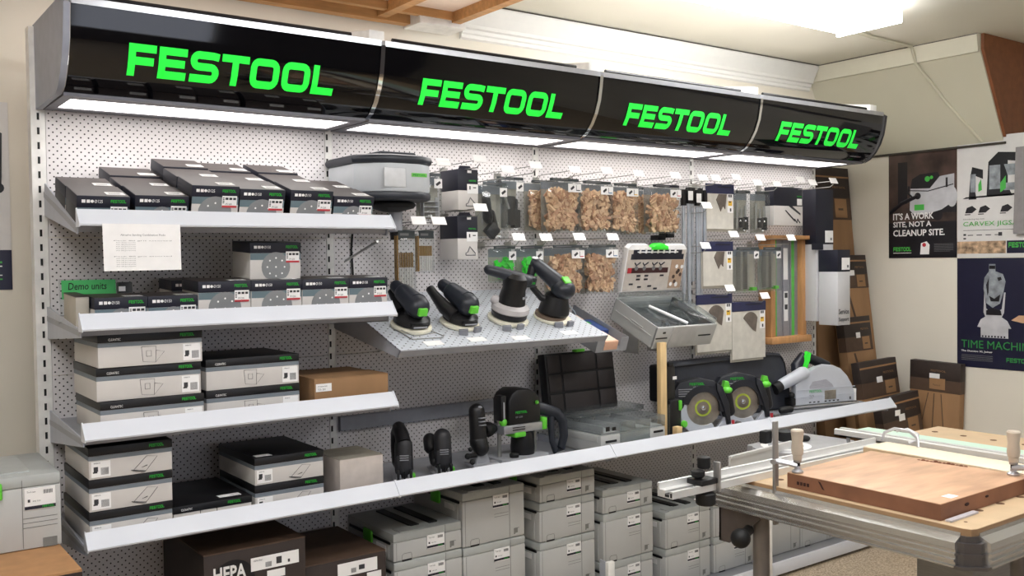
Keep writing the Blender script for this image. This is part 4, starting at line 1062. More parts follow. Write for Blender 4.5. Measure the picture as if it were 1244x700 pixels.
# hooks
HK = [(1.345, 1.863, 'over the grid pack'), (1.245, 1.862, 'just right of the turbine unit top'), (1.515, 1.885, 'over the upper navy carton'), (1.233, 1.640, 'over the longer drill bit pack'), (1.322, 1.640, 'over the shorter drill bit pack'),
      (1.515, 1.695, 'over the lower navy carton'), (1.65, 1.850, 'over the single fitting pack'), (1.79, 1.875, 'over the crowded fittings pack'), (2.0, 1.866, 'over the leftmost tenon bag'), (2.18, 1.870, 'over the second tenon bag'),
      (2.37, 1.866, 'over the third tenon bag'), (2.60, 1.868, 'over the rightmost tenon bag'), (2.785, 1.865, 'over the left metal rods'), (2.875, 1.868, 'over the right metal rods'), (3.02, 1.878, 'over the top blade card'), (3.18, 1.856, 'over the left pin pack'),
      (3.33, 1.856, 'over the right pin pack'), (3.52, 1.885, 'over the carton with rail picture'), (3.80, 1.89, 'over the tall rear carton'), (3.62, 1.875, 'between the rail carton and the tall cartons'),
      (1.70, 1.580, 'over the left green pack'), (1.84, 1.580, 'over the right green pack'), (2.02, 1.583, 'over the lower left tenon bag'), (2.21, 1.583, 'over the lower right tenon bag'), (3.0, 1.600, 'over the middle blade card'),
      (3.20, 1.585, 'over the left connector strip pack'), (3.44, 1.585, 'over the right connector strip pack'), (2.97, 1.340, 'over the blade card right of the open case'), (3.23, 1.295, 'over the blade card above the black case'), (2.80, 1.545, 'in the middle of the metal rods'), (2.81, 1.735, 'high among the metal rods')]
for x, z, nm in HK:
    hook(x, z, 'wire hook with white price card ' + nm)

# ------------------------------------------------------------------ turbine / extraction unit hung on the pegboard
t = thing('turbine_unit', 'grey and black wall hung turbine unit with black funnel beside the top shelf', 'turbine unit', (1.150, -0.165, 1.742))
def octo(sx, sy, c=0.3): return [(-sx, -sy*(1-2*c)), (-sx*(1-c), -sy*0.8), (-sx*0.35, -sy), (sx*0.45, -sy), (sx*(1-c*0.6), -sy*0.75), (sx, -sy*0.3), (sx, sy), (-sx, sy)]
g = G(); g.prism(octo(0.158, 0.15), 'z', 0.005, 0.112, bev=0.008); g.build('housing', turbm, t)
g = G(); g.prism(octo(0.168, 0.158), 'z', 0.108, 0.142, bev=0.014); g.build('top_cover', bluebl, t)
g = G(); g.prism([(-0.06, -0.08), (0.09, -0.08), (0.09, 0.06), (-0.06, 0.06)], 'z', 0.138, 0.160, bev=0.007); g.build('handle_lid', bluebl, t)
g = G(); g.prism(octo(0.160, 0.152), 'z', -0.022, 0.008, bev=0.008); g.build('lower_rim', bluebl, t)
g = G(); g.box(-0.085, 0.005, -0.153, -0.148, 0.022, 0.092, bev=0.004); g.build('socket_panel', mat('frosted_panel', (206, 208, 210), 0.3), t)
g = G(); g.box(0.030, 0.095, -0.1515, -0.148, 0.062, 0.076); g.build('brand_badge', mat('badge_green', (120, 200, 90), 0.5), t, smooth=False)
g = G(); g.brand(0.036, -0.1525, 0.065, 0.053, 0.008); g.build('brand_lettering', greenp, t, smooth=False)
g = G(); g.lathe([(0.026, -0.135), (0.028, -0.055), (0.04, -0.05)], (0.055, 0.02, 0), n=20); g.build('neck', grays, t)
g = G(); g.lathe([(0.03, -0.060), (0.085, -0.046), (0.094, -0.036), (0.094, -0.030), (0.08, -0.022)], (0.03, 0.0, 0), n=32, sy=0.85); g.build('funnel', blackm, t)
g = G(); g.lathe([(0.02, -0.165), (0.022, -0.137), (0.027, -0.133)], (0.055, 0.02, 0), n=20); g.build('plug', black, t)
g = G(); g.box(-0.03, 0.05, 0.12, 0.163, -0.02, 0.05); g.build('wall_bracket', black, t)
g = G(); g.tube([(-0.02, 0.05, -0.03), (-0.03, 0.12, -0.06), (-0.06, 0.15, -0.12), (-0.065, 0.155, -0.2), (-0.06, 0.155, -0.30)], 0.004, 8); g.build('power_cable', blackm, t)
g = G(); g.tube([(1.0, -0.38, 1.565), (1.05, -0.03, 1.50)], 0.005, 8); tag(g.build('support_strut', steel), 'thin grey strut under the right end of the top shelf', 'strut')

# ------------------------------------------------------------------ sanders on the sloping shelf
def sroot(label, x, y, rz=0.0):
    return thing('sander', label, 'sander', on_slope(x, y), (R(ST), 0, R(rz)), 'electric sanders on the sloping shelf')
def sander_a(label, x, y, rz, port, mirror=1):
    t = sroot(label, x, y, rz); m = mirror
    g = G(); g.lathe([(0.070, 0.0), (0.076, 0.004), (0.076, 0.012), (0.066, 0.017)], n=36); g.build('sanding_pad', padm, t)
    g = G(); g.lathe([(0.060, 0.018), (0.068, 0.024), (0.066, 0.042), (0.05, 0.052), (0.036, 0.058), (0.034, 0.085)], n=32); g.box(-0.035, 0.035, -0.07, -0.03, 0.022, 0.040, bev=0.006); g.build('base_shroud', black, t)
    g = G(); g.box(-0.026, 0.028, -0.0715, -0.069, 0.026, 0.032); g.build('vent_strip', grays, t, smooth=False)
    g = G(); g.capsule((0.0, -0.030, 0.094), (-0.016, 0.060, 0.112), 0.043, 0.035, n=24); g.capsule((-0.016, 0.05, 0.112), (-0.028, 0.105, 0.122), 0.028, 0.024, n=20)
    for q in range(3): g.tube([(0.0, -0.02, 0.100), (0.0, -0.021, 0.100)], 0.0405, 24)
    g.build('motor_body', bluebl, t, angle=40)
    g = G(); g.box(-0.018, 0.018, -0.080, -0.060, 0.074, 0.104, bev=0.005); g.build('green_switch', greenl, t)
    if port:
        g = G(); g.tube([(-0.042, -0.02, 0.045), (-0.058, 0.03, 0.060), (-0.068, 0.10, 0.088), (-0.070, 0.13, 0.10)], [0.030, 0.027, 0.018, 0.017], 16); g.build('dust_port', black, t)
    else:
        g = G(); g.tube([(-0.03, 0.03, 0.05), (-0.03, 0.09, 0.075), (-0.03, 0.13, 0.095)], [0.026, 0.018, 0.017], 16); g.build('dust_port', black, t)
    return t
sander_a('black sander with green switch, leftmost on the sloping shelf, partly behind the box shelf end', 1.155, -0.335, -4, False)
sander_a('black sander with green switch and separate dust pipe, second from the left', 1.365, -0.335, 2, True)
t = sroot('black geared sander with pale grey skirt and sideways top handle, third from the left', 1.60, -0.325)
g = G(); g.lathe([(0.074, 0.0), (0.082, 0.004), (0.082, 0.012), (0.066, 0.018)], n=36); g.build('sanding_pad', padm, t)
g = G(); g.lathe([(0.062, 0.018), (0.071, 0.024), (0.072, 0.042), (0.066, 0.046)], n=32); g.build('lower_ring', black, t)
g = G(); g.lathe([(0.070, 0.042), (0.0765, 0.048), (0.074, 0.066), (0.060, 0.076), (0.052, 0.078)], n=32); g.ball((-0.055, 0.03, 0.078), (0.022, 0.02, 0.02), 14); g.build('grey_skirt', mat('skirt_grey', (186, 182, 182), 0.5), t)
g = G(); g.lathe([(0.056, 0.072), (0.052, 0.10), (0.046, 0.135), (0.050, 0.16), (0.048, 0.185), (0.03, 0.20)], n=28); g.build('motor_body', black, t)
g = G(); g.capsule((0.035, -0.02, 0.176), (-0.095, 0.05, 0.196), 0.028, 0.024, n=20, sq=0.85); g.box(0.03, 0.075, -0.04, 0.01, 0.150, 0.192, bev=0.008); g.build('top_handle', bluebl, t, angle=40)
g = G(); g.box(0.047, 0.065, -0.0415, -0.038, 0.166, 0.174); g.build('green_mark', greenp, t, smooth=False)
g = G(); g.box(0.012, 0.020, -0.053, -0.047, 0.108, 0.116); g.box(0.028, 0.036, -0.046, -0.040, 0.110, 0.118); g.build('dial_mark', grays, t, smooth=False)
t = sroot('black sander with raised rear handle and green switch, rightmost on the sloping shelf', 1.815, -0.335, 0)
g = G(); g.lathe([(0.072, 0.0), (0.078, 0.004), (0.078, 0.012), (0.064, 0.018)], n=36); g.build('sanding_pad', padm, t)
g = G(); g.lathe([(0.064, 0.014), (0.064, 0.026)], (-0.012, 0, 0), n=32); g.build('brown_ring', mat('brown_ring', (110, 92, 78), 0.6), t)
g = G(); g.lathe([(0.058, 0.024), (0.064, 0.036), (0.060, 0.060), (0.052, 0.085), (0.047, 0.105), (0.03, 0.115)], n=30); g.build('base_shroud', black, t)
g = G(); g.ball((0.008, -0.018, 0.138), (0.050, 0.052, 0.042), 24); g.capsule((0.0, 0.0, 0.150), (-0.075, 0.075, 0.210), 0.036, 0.027, n=20); g.build('motor_body', bluebl, t, angle=45)
g = G(); g.tube([(-0.085, 0.08, 0.20), (-0.10, 0.07, 0.165), (-0.09, 0.05, 0.12), (-0.055, 0.03, 0.085), (-0.03, 0.01, 0.08)], [0.020, 0.016, 0.013, 0.014, 0.02], 14); g.build('rear_loop', black, t)
g = G(); T = Matrix.Translation((0.004, -0.030, 0.178)) @ Matrix.Rotation(R(28), 4, 'X'); g.box(-0.015, 0.018, -0.018, 0.018, -0.004, 0.006, bev=0.003, T=T); g.build('green_switch', greenl, t)
g = G(); g.ball((-0.083, 0.082, 0.236), (0.014, 0.014, 0.004), 12); g.build('bright_cap', whitep, t)
# small grey stops, labels and wire on the slope
for k, (x, y) in enumerate(((1.325, -0.425), (1.395, -0.41), (1.530, -0.415), (1.595, -0.41), (1.785, -0.415), (1.845, -0.41))):
    t = thing('shelf_stop', 'small grey stop block in front of the %s sander, %s one' % (('second', 'third', 'fourth')[k//2], ('left', 'right')[k % 2]), 'stop block', on_slope(x, y), (R(ST), 0, R(-28 if k % 2 == 0 else 18)), 'grey stop blocks')
    g = G(); g.prism([(-0.017, -0.006), (0.017, -0.006), (0.017, 0.010), (-0.017, 0.006)], 'z', 0.0, 0.022, bev=0.0015); g.build('block', mat('stop_grey', (128, 130, 136), 0.5), t, smooth=False)
for k, (x, y) in enumerate(((1.165, -0.475), (1.355, -0.468), (1.545, -0.482), (1.795, -0.468))):
    g = G(); g.box(-0.036, 0.036, -0.018, 0.018, 0.0006, 0.0014); o = g.build('price_label', pricep, smooth=False); o.location = on_slope(x, y); o.rotation_euler = (R(ST), 0, 0)
    tag(o, 'white price label lying on the sloping shelf before the %s sander' % ('first', 'second', 'third', 'fourth')[k], 'label', 'white labels on the sloping shelf')
t = thing('wire_stand', 'bent thin wire stand under the leftmost sander', 'wire', on_slope(1.15, -0.43), (R(ST), 0, 0))
g = G(); g.tube([(-0.07, 0.10, 0.004), (-0.055, 0.0, 0.004), (-0.05, -0.012, 0.004), (0.075, -0.012, 0.004), (0.085, 0.0, 0.004), (0.04, 0.11, 0.004)], 0.0018, 6); g.tube([(-0.06, 0.06, 0.012), (-0.04, 0.0, 0.010), (0.06, 0.02, 0.010)], 0.0014, 6); g.build('wire', steel, t)

# ------------------------------------------------------------------ power tools on the lower shelf
Z4 = 0.691
def troot(name, label, cat, x, y, rz=0.0, z=Z4): return thing(name, label, cat, (x, y, z), (0, 0, R(rz)))
dgrey = mat('charcoal_plastic', (38, 38, 42), 0.5)
def jigsaw(label, x, y, rz, big):
    t = troot('jigsaw', label, 'jigsaw', x, y, rz)
    g = G(); g.box(-0.042, 0.042, -0.085, 0.095, 0.006, 0.012, bev=0.002); g.box(-0.03, -0.012, -0.07, 0.06, 0.012, 0.03, bev=0.003); g.box(0.012, 0.03, -0.07, 0.06, 0.012, 0.03, bev=0.003); g.build('base_plate', grays, t)
    g = G()
    g.capsule((0, -0.03, 0.045), (0, -0.02, 0.130 if big else 0.140), 0.034, 0.033, n=22, sq=1.0)
    g.box(-0.030, 0.030, -0.058, 0.045, 0.03, 0.10, bev=0.012)
    g.build('motor_housing', dgrey, t, angle=40)
    g = G()
    if big:
        g.tube([(0.0, -0.03, 0.14), (-0.006, -0.005, 0.170), (-0.014, 0.03, 0.185), (-0.018, 0.07, 0.16), (-0.020, 0.085, 0.10), (-0.018, 0.07, 0.05), (-0.008, 0.03, 0.035)], [0.028, 0.026, 0.025, 0.025, 0.023, 0.022, 0.02], 16)
    else:
        g.capsule((-0.034, 0.03, 0.095), (-0.036, 0.05, 0.120), 0.028, 0.026, n=18); g.capsule((-0.030, -0.02, 0.05), (-0.032, 0.0, 0.07), 0.018, 0.018, n=14)
    g.build('handle', black, t, angle=40)
    g = G()
    for q in range(3): g.box(-0.016, 0.016, -0.0640, -0.056, 0.098-q*0.008, 0.1005-q*0.008)
    g.build('vent_lines', grays, t, smooth=False)
    g = G(); g.box(-0.028, -0.018, -0.085, -0.06, 0.012, 0.05, bev=0.003); g.box(0.018, 0.028, -0.085, -0.06, 0.012, 0.05, bev=0.003); g.cyl((0, -0.07, 0.045), (0, -0.07, -0.0+0.004), 0.003, n=8); g.build('blade_guard', black, t)
    g = G(); g.box(0.028, 0.040, -0.06, -0.03, 0.016, 0.032, bev=0.004); g.build('green_lever', greenl, t)
    return t
jigsaw('black jigsaw with looped handle, first tool right of the white box', 1.135, -0.30, -27, True)
jigsaw('compact black barrel grip jigsaw, second tool on the lower shelf', 1.300, -0.30, -22, False)
t = troot('oscillating_tool', 'tall slim black power tool standing upright in a grey foot beside the router', 'power tool', 1.470, -0.29)
g = G(); g.prism([(-0.05, -0.05), (0.07, -0.05), (0.10, 0.03), (-0.02, 0.06)], 'z', 0.0, 0.014, bev=0.003); g.prism([(-0.02, 0.01), (0.05, 0.01), (0.03, 0.075), (-0.0, 0.075)], 'y', -0.02, 0.03, bev=0.005); g.build('foot', grays, t)
g = G(); g.capsule((0.0, -0.01, 0.10), (0.0, 0.0, 0.215), 0.034, 0.032, n=22); g.capsule((0.004, -0.02, 0.075), (0.0, -0.01, 0.10), 0.032, 0.036, n=20); g.build('body', black, t, angle=45)
g = G(); g.ball((0.0, -0.012, 0.234), (0.010, 0.024, 0.006), 12); g.build('top_switch', grays, t)
g = G()
for q in range(3): g.box(-0.014, 0.014, -0.046, -0.030, 0.165+q*0.014, 0.168+q*0.014)
g.build('vent_lines', grays, t, smooth=False)
g = G(); g.cyl((-0.055, -0.02, 0.05), (-0.02, -0.02, 0.05), 0.010, n=12); g.ball((-0.058, -0.02, 0.05), 0.012, 12); g.ball((-0.045, -0.02, 0.075), 0.009, 10); g.ball((-0.05, -0.04, 0.03), 0.011, 10); g.build('side_knob', blackm, t)
# plunge router
t = troot('plunge_router', 'large black plunge router with green levers and loop handle', 'router', 1.665, -0.285)
g = G(); g.prism([(-0.115, -0.06), (-0.09, -0.085), (0.09, -0.085), (0.12, -0.055), (0.12, 0.06), (0.09, 0.09), (-0.09, 0.09), (-0.115, 0.06)], 'z', 0.006, 0.022, bev=0.003); g.build('base_plate', grays, t)
for x in (-0.085, 0.09):
    g = G(); g.cyl((x, 0, 0.02), (x, 0, 0.22), 0.009, n=16); g.build('plunge_column', steel, t)
g = G(); g.prism([(-0.075, 0.15), (0.085, 0.15), (0.085, 0.235), (0.07, 0.265), (0.03, 0.288), (-0.03, 0.292), (-0.06, 0.275), (-0.075, 0.25)], 'y', -0.055, 0.06, bev=0.012); g.build('motor_head', black, t)
g = G(); g.box(-0.102, 0.106, -0.057, 0.045, 0.118, 0.152, bev=0.005); g.build('silver_collar', silver, t)
g = G(); g.box(-0.06, 0.0, -0.060, -0.055, 0.130, 0.134); g.box(-0.06, 0.0, -0.060, -0.055, 0.140, 0.143); g.build('scale_lines', black, t, smooth=False)
g = G(); g.box(-0.050, 0.005, -0.060, 0.02, 0.100, 0.122, bev=0.006); g.build('green_lever', greenl, t)
g = G(); g.ball((-0.090, -0.035, 0.165), (0.016, 0.016, 0.018), 14); g.build('green_clamp', greenl, t)
g = G(); g.box(0.088, 0.112, -0.062, -0.03, 0.118, 0.168, bev=0.006); g.build('green_clamp', greenl, t)
g = G(); g.box(-0.106, -0.080, -0.045, 0.0, 0.17, 0.27, bev=0.003); g.build('depth_turret', black, t)
g = G(); g.box(-0.096, -0.090, -0.0475, -0.044, 0.18, 0.245); g.build('depth_scale', grays, t, smooth=False)
g = G(); g.lathe([(0.048, 0.020), (0.050, 0.05), (0.046, 0.10), (0.040, 0.118)], (0.03, 0, 0), n=26); g.build('lower_motor', black, t)
g = G(); g.lathe([(0.004, -0.1), (0.012, -0.098), (0.014, -0.085), (0.022, -0.07), (0.034, -0.05), (0.036, -0.035), (0.026, -0.022), (0.01, -0.02)], (0, 0, 0), 'x', n=20)
o = g.build('side_knob', blackm, t); o.location = (-0.172, 0.0, 0.138); o.rotation_euler = (0, 0, PI); o.scale = (0.85, 0.85, 0.85)
g = G(); g.tube([(0.07, 0.0, 0.205), (0.12, -0.02, 0.195), (0.175, -0.04, 0.175), (0.20, -0.05, 0.14), (0.205, -0.05, 0.08), (0.19, -0.05, 0.03), (0.165, -0.045, 0.02), (0.152, -0.04, 0.06), (0.15, -0.035, 0.12), (0.155, -0.03, 0.16)], [0.03, 0.026, 0.022, 0.02, 0.018, 0.017, 0.015, 0.013, 0.014, 0.016], 14); g.build('loop_handle', bluebl, t, angle=45)
g = G(); g.ball((0.06, -0.06, 0.232), 0.008, 10); g.build('green_dot', greenl, t)
g = G(); g.brand(-0.045, -0.0565, 0.195, 0.058, 0.010); g.build('brand_lettering', greenp, t, smooth=False)
g = G(); g.text('OF 2200', -0.045, -0.0565, 0.178, h=0.007); g.build('model_print', grays, t, smooth=False)
g = G(); g.lathe([(0.018, 0.022), (0.02, 0.034), (0.014, 0.04)], (-0.045, -0.045, 0), n=14); g.build('black_knob', blackm, t)

# opened organiser case with clear lid on lower shelf
t = troot('organizer_case', 'grey case with clear plastic box lid and raised black inner lid on the lower shelf', 'tool case', 2.165, -0.44)
x = 0.185
g = G(); g.box(-x, x, 0, 0.28, 0, 0.078, bev=0.004); g.box(-x-0.004, -x, 0.02, 0.26, 0.05, 0.075, bev=0.001); g.build('body', sysm, t)
g = G(); g.box(-x, x, -0.002, 0.27, 0.080, 0.128, bev=0.004); g.box(-0.08, 0.09, -0.006, 0.0, 0.03, 0.124, bev=0.002); g.box(-x-0.012, x+0.03, 0.16, 0.30, 0.128, 0.152, bev=0.003); g.build('clear_lid', frost2, t)
g = G(); g.box(-x+0.01, x-0.01, 0.01, 0.26, 0.079, 0.085); 
for q in range(4): g.box(-x+0.02+q*0.09, -x+0.024+q*0.09, 0.01, 0.26, 0.085, 0.112)
g.build('inner_tray', mat('pale_tray', (178, 180, 182), 0.4), t, smooth=False)
g = G(); g.box(-0.16, -0.10, -0.0025, 0.001, 0.046, 0.055); g.box(0.115, 0.17, -0.0025, 0.001, 0.056, 0.065); g.build('dark_slot', black, t, smooth=False)
g = G(); g.box(-0.16, -0.14, -0.004, -0.002, 0.094, 0.112); g.box(-0.125, -0.105, -0.004, -0.002, 0.094, 0.108); g.build('catch', black, t, smooth=False)
T = Matrix.Translation((-0.01, 0.295, 0.13)) @ Matrix.Rotation(R(-8), 4, 'X')
g = G(); g.box(-0.205, 0.195, 0, 0.05, 0, 0.265, bev=0.006, T=T)
g.build('raised_lid', blackm, t)
g = G()
for a, b in ((-0.195, -0.125), (-0.115, 0.08), (0.09, 0.185)):
    for c, d2 in ((0.01, 0.085), (0.095, 0.17), (0.18, 0.255)): 
        g.box(a, b, -0.004, 0.001, c, d2, bev=0.003, T=T)
g.build('lid_ribs', mat('brown_black_foam', (42, 36, 36), 0.6), t)
g = G(); g.box(-0.03, 0.02, -0.012, 0.02, 0.262, 0.275, bev=0.003, T=T); g.build('latch', greenl, t)
# square wooden sticks
t = troot('wooden_post', 'upright square pale wooden stick between the open case and the saws', 'wooden stick', 2.385, -0.40)
g = G(); g.box(-0.019, 0.019, 0, 0.024, 0, 0.435, bev=0.0015); g.build('stick', woodp, t)
t = troot('wooden_block', 'short wooden block beside the foot of the wooden stick', 'wooden block', 2.43, -0.45)
g = G(); g.box(-0.016, 0.016, 0, 0.03, 0, 0.066, bev=0.002); g.build('block', woodp, t)
t = troot('acrylic_stand', 'small clear acrylic holder standing by the wooden stick', 'stand', 2.44, -0.40)
g = G(); g.box(-0.022, -0.018, 0, 0.05, 0, 0.16); g.box(-0.022, 0.03, 0.046, 0.05, 0, 0.12); g.box(-0.022, 0.03, 0, 0.05, 0, 0.003); g.build('panel', frost2, t, smooth=False)

# upper open case tilted on the board
TL = 25
t = thing('organizer_case', 'tilted open grey case with clear compartments and printed raised lid on the pegboard', 'tool case', (2.545, -0.395, 1.192), (R(TL), 0, 0))
x = 0.190
g = G(); g.box(-x, x, 0, 0.290, -0.105, -0.101, bev=0.001); g.box(-x, -x+0.004, 0, 0.29, -0.105, 0); g.box(x-0.004, x, 0, 0.29, -0.105, 0); g.box(-x, x, 0, 0.004, -0.105, 0); g.box(-x, x, 0.286, 0.29, -0.105, 0)
g.box(-x-0.004, -x, 0.02, 0.27, -0.055, -0.050); g.box(-x-0.004, -x, 0.08, 0.16, -0.044, -0.04); g.build('body', sysm, t, smooth=False)
g = G(); g.box(-x+0.006, -x+0.018, 0.004, 0.286, -0.10, -0.006); g.box(x-0.018, x-0.006, 0.004, 0.286, -0.10, -0.006); g.box(-x+0.006, x-0.006, 0.01, 0.28, -0.10, -0.085); g.build('dark_inner_tray', dgrey, t, smooth=False)
g = G(); g.box(-x+0.03, x-0.03, 0.02, 0.28, -0.082, -0.03, bev=0.004)
g.box(-x+0.01, x+0.02, 0.22, 0.292, -0.02, 0.03, bev=0.004)
g.box(x-0.12, x+0.005, 0.01, 0.20, -0.03, 0.022, bev=0.004)
g.box(-x+0.13, -x+0.142, 0.03, 0.27, -0.028, -0.022); g.build('clear_compartments', frost2, t)
g = G()
for q in range(9):
    a = random.uniform(-x+0.04, x-0.06); b = random.uniform(0.04, 0.22); g.capsule((a, b, -0.074), (a+0.03, b+random.uniform(-.03, .03), -0.070), 0.009, n=8, k=2)
g.build('black_fittings', blackm, t)
g = G(); g.cyl((-0.04, 0.22, -0.012), (0.055, 0.05, -0.018), 0.007, n=12); g.build('white_rod', whitep, t)
g = G(); g.box(-x, x, -0.004, 0.0, -0.105, -0.002, bev=0.001); g.build('front_panel', sysm, t)
g = G(); g.box(-0.10, 0.06, -0.012, -0.003, -0.10, 0.004, bev=0.003); g.build('front_flap', mat('flap_grey', (178, 178, 176), 0.45), t)
g = G(); g.box(-0.185, -0.115, -0.006, -0.003, -0.056, -0.050); g.box(0.085, 0.165, -0.006, -0.003, -0.056, -0.050); g.box(-0.15, -0.135, -0.007, -0.003, -0.030, -0.022); g.build('dark_slot', black, t, smooth=False)
# lid (standing up, leaning forward a little)
lid = G(); LT = Matrix.Rotation(R(-TL), 4, 'X') @ Matrix.Translation((0.0, 0.262, 0.03)) 
LT = Matrix.Translation((0.02, 0.290, 0.030)) @ Matrix.Rotation(R(-TL+14), 4, 'X')
SH = Matrix(((1, 0, 0.16, 0), (0, 1, 0, 0), (0, 0, 1, 0), (0, 0, 0, 1)))
LT = LT
lid.prism([(-0.192, 0.0), (0.192, 0.0), (0.192, 0.205), (0.17, 0.222), (0.07, 0.222), (0.055, 0.205), (-0.055, 0.205), (-0.07, 0.222), (-0.17, 0.222), (-0.192, 0.205)], 'y', 0.0, 0.03, bev=0.004)
o = lid.build('raised_lid', whitep, t); o.matrix_local = LT
g = G(); g.box(-0.186, 0.186, -0.0012, 0, 0.003, 0.198); g.build('graphic_sheet', mat('warm_grey_sheet', (196, 188, 180), 0.5), t, smooth=False).matrix_local = LT
g = G(); g.box(-0.165, 0.175, -0.002, -0.001, 0.152, 0.178); g.box(-0.155, 0.16, -0.0018, -0.0005, 0.178, 0.198)
g.box(-0.175, 0.085, -0.002, -0.001, 0.088, 0.113, mi=1); g.box(-0.175, -0.150, -0.0024, -0.001, 0.088, 0.113, mi=2)
for k, (a, b) in enumerate(((-0.12, 0.125), (-0.07, 0.125), (-0.01, 0.125), (0.035, 0.125))):
    g.tube([(a-0.016, -0.003, b+0.012), (a-0.004, -0.003, b), (a+0.012, -0.003, b+0.010), (a+0.018, -0.003, b+0.014)], 0.003, 6); g.disc((a-0.002, b-0.014), 0.011, -0.0026, 12, 3)
for k, (a, b) in enumerate(((-0.10, 0.075), (-0.05, 0.075), (-0.10, 0.058), (-0.05, 0.058), (0.05, 0.075), (-0.14, 0.036), (-0.085, 0.022), (-0.02, 0.025), (0.02, 0.012))): g.box(a-0.012, a+0.012, -0.0024, -0.001, b-0.004, b+0.004)
g.build('lid_graphics', [navy, mat('maroon_print', (60, 26, 30), 0.5), redm, greyink], t, smooth=False).matrix_local = LT
g = G(); g.box(0.10, 0.185, -0.0022, -0.001, 0.012, 0.15)
for q in range(10): g.disc((0.11+0.065*random.random(), 0.025+0.11*random.random()), 0.010, -0.0028, 8, 1+q % 2)
g.build('photo_strip', [mat('photo_beige', (176, 150, 128), 0.5), pbrown, whitep], t, smooth=False).matrix_local = LT
g = G(); g.prism([(-0.045, 0.200), (0.055, 0.200), (0.05, 0.218), (0.02, 0.228), (-0.03, 0.226), (-0.045, 0.215)], 'y', -0.016, 0.02, bev=0.006); g.build('green_handle', mat('bright_green_latch', (60, 240, 60), 0.35), t).matrix_local = LT
g = G(); g.box(-0.13, 0.13, -0.006, 0.0, 0.186, 0.190); 
for q in range(7): g.box(-0.12+q*0.038, -0.112+q*0.038, -0.006, 0.0, 0.182, 0.204)
g.build('handle_ribs', whitep, t, smooth=False).matrix_local = LT
g = G(); g.box(-0.08, 0.08, 0.0, 0.10, -0.02, 0.0); g.box(-0.08, -0.076, 0.0, 0.10, -0.15, 0.0); g.box(0.076, 0.08, 0, 0.10, -0.15, 0)
o = g.build('wall_bracket', steel, t, smooth=False); o.location = (0, 0.22, -0.09); o.rotation_euler = (R(-TL), 0, 0)

# grey metal tray with papers
t = thing('metal_tray', 'open grey metal tray sloping beside the sanders with blue and salmon packs', 'tray', (2.105, -0.365, 1.105), (R(ST), 0, 0))
g = G(); g.box(-0.085, 0.085, 0, 0.38, -0.002, 0); g.box(-0.087, -0.084, -0.0, 0.38, -0.002, 0.06); g.box(0.084, 0.087, 0, 0.38, -0.002, 0.06); g.box(-0.087, -0.045, -0.002, 0.0, -0.002, 0.06); g.box(0.045, 0.087, -0.002, 0.0, -0.002, 0.06); g.box(-0.045, 0.045, -0.002, 0, -0.002, 0.006)
g.build('tray', mat('tray_steel', (150, 153, 158), 0.4, 0.0), t, smooth=False)
for nm, lb, m, b in (('salmon_pack', 'salmon coloured flat pack at the front of the metal tray', salm, (-0.04, 0.035, 0.0, 0.11, 0.001, 0.045)), ('blue_pack', 'dark blue pack lying in the metal tray', bluec, (-0.03, 0.078, 0.115, 0.24, 0.001, 0.045)), ('tan_pack', 'small tan pack behind the blue pack in the metal tray', salm, (-0.04, 0.05, 0.245, 0.31, 0.001, 0.04))):
    tt = thing(nm, lb, 'pack', (2.105, -0.365, 1.105), (R(ST), 0, 0))
    g = G(); g.box(*b, bev=0.002); g.build('pack', m, tt)
    if nm == 'blue_pack':
        g = G(); g.box(0.0, 0.04, 0.19, 0.215, 0.0452, 0.0458); g.build('green_logo', greenp, tt, smooth=False)
    else:
        g = G(); g.box(b[0]+0.004, b[1]-0.004, b[2]+0.01, b[3]-0.01, b[5]+0.0002, b[5]+0.0008); g.build('top_sheet', mat('pale_salmon', (236, 204, 184), 0.6), tt, smooth=False)
g = G(); g.tube([(2.105+0.0, -0.06, 1.245), (2.10, -0.05, 1.285), (2.13, -0.06, 1.292), (2.15, -0.08, 1.26), (2.155, -0.09, 1.235)], 0.002, 6); tag(g.build('loop_wire', mat('pale_blue_wire', (200, 216, 226), 0.4)), 'thin pale loop of wire sticking out of the metal tray', 'wire')

# black tool case standing behind the circular saws
t = troot('padded_case', 'long charcoal cloth case standing against the pegboard behind the saws', 'case', 3.125, -0.14)
g = G(); g.prism([(-0.43, 0.0), (0.45, 0.0), (0.445, 0.08), (0.40, 0.27), (0.37, 0.295), (0.30, 0.30), (-0.40, 0.30), (-0.43, 0.28)], 'y', -0.02, 0.08, bev=0.015); g.build('case_body', bagm, t)
g = G(); g.tube([(-0.42, -0.022, 0.285), (-0.1, -0.024, 0.288), (0.30, -0.024, 0.290), (0.365, -0.022, 0.28), (0.40, -0.022, 0.24), (0.43, -0.02, 0.1)], 0.003, 6); g.build('zip', blackm, t)

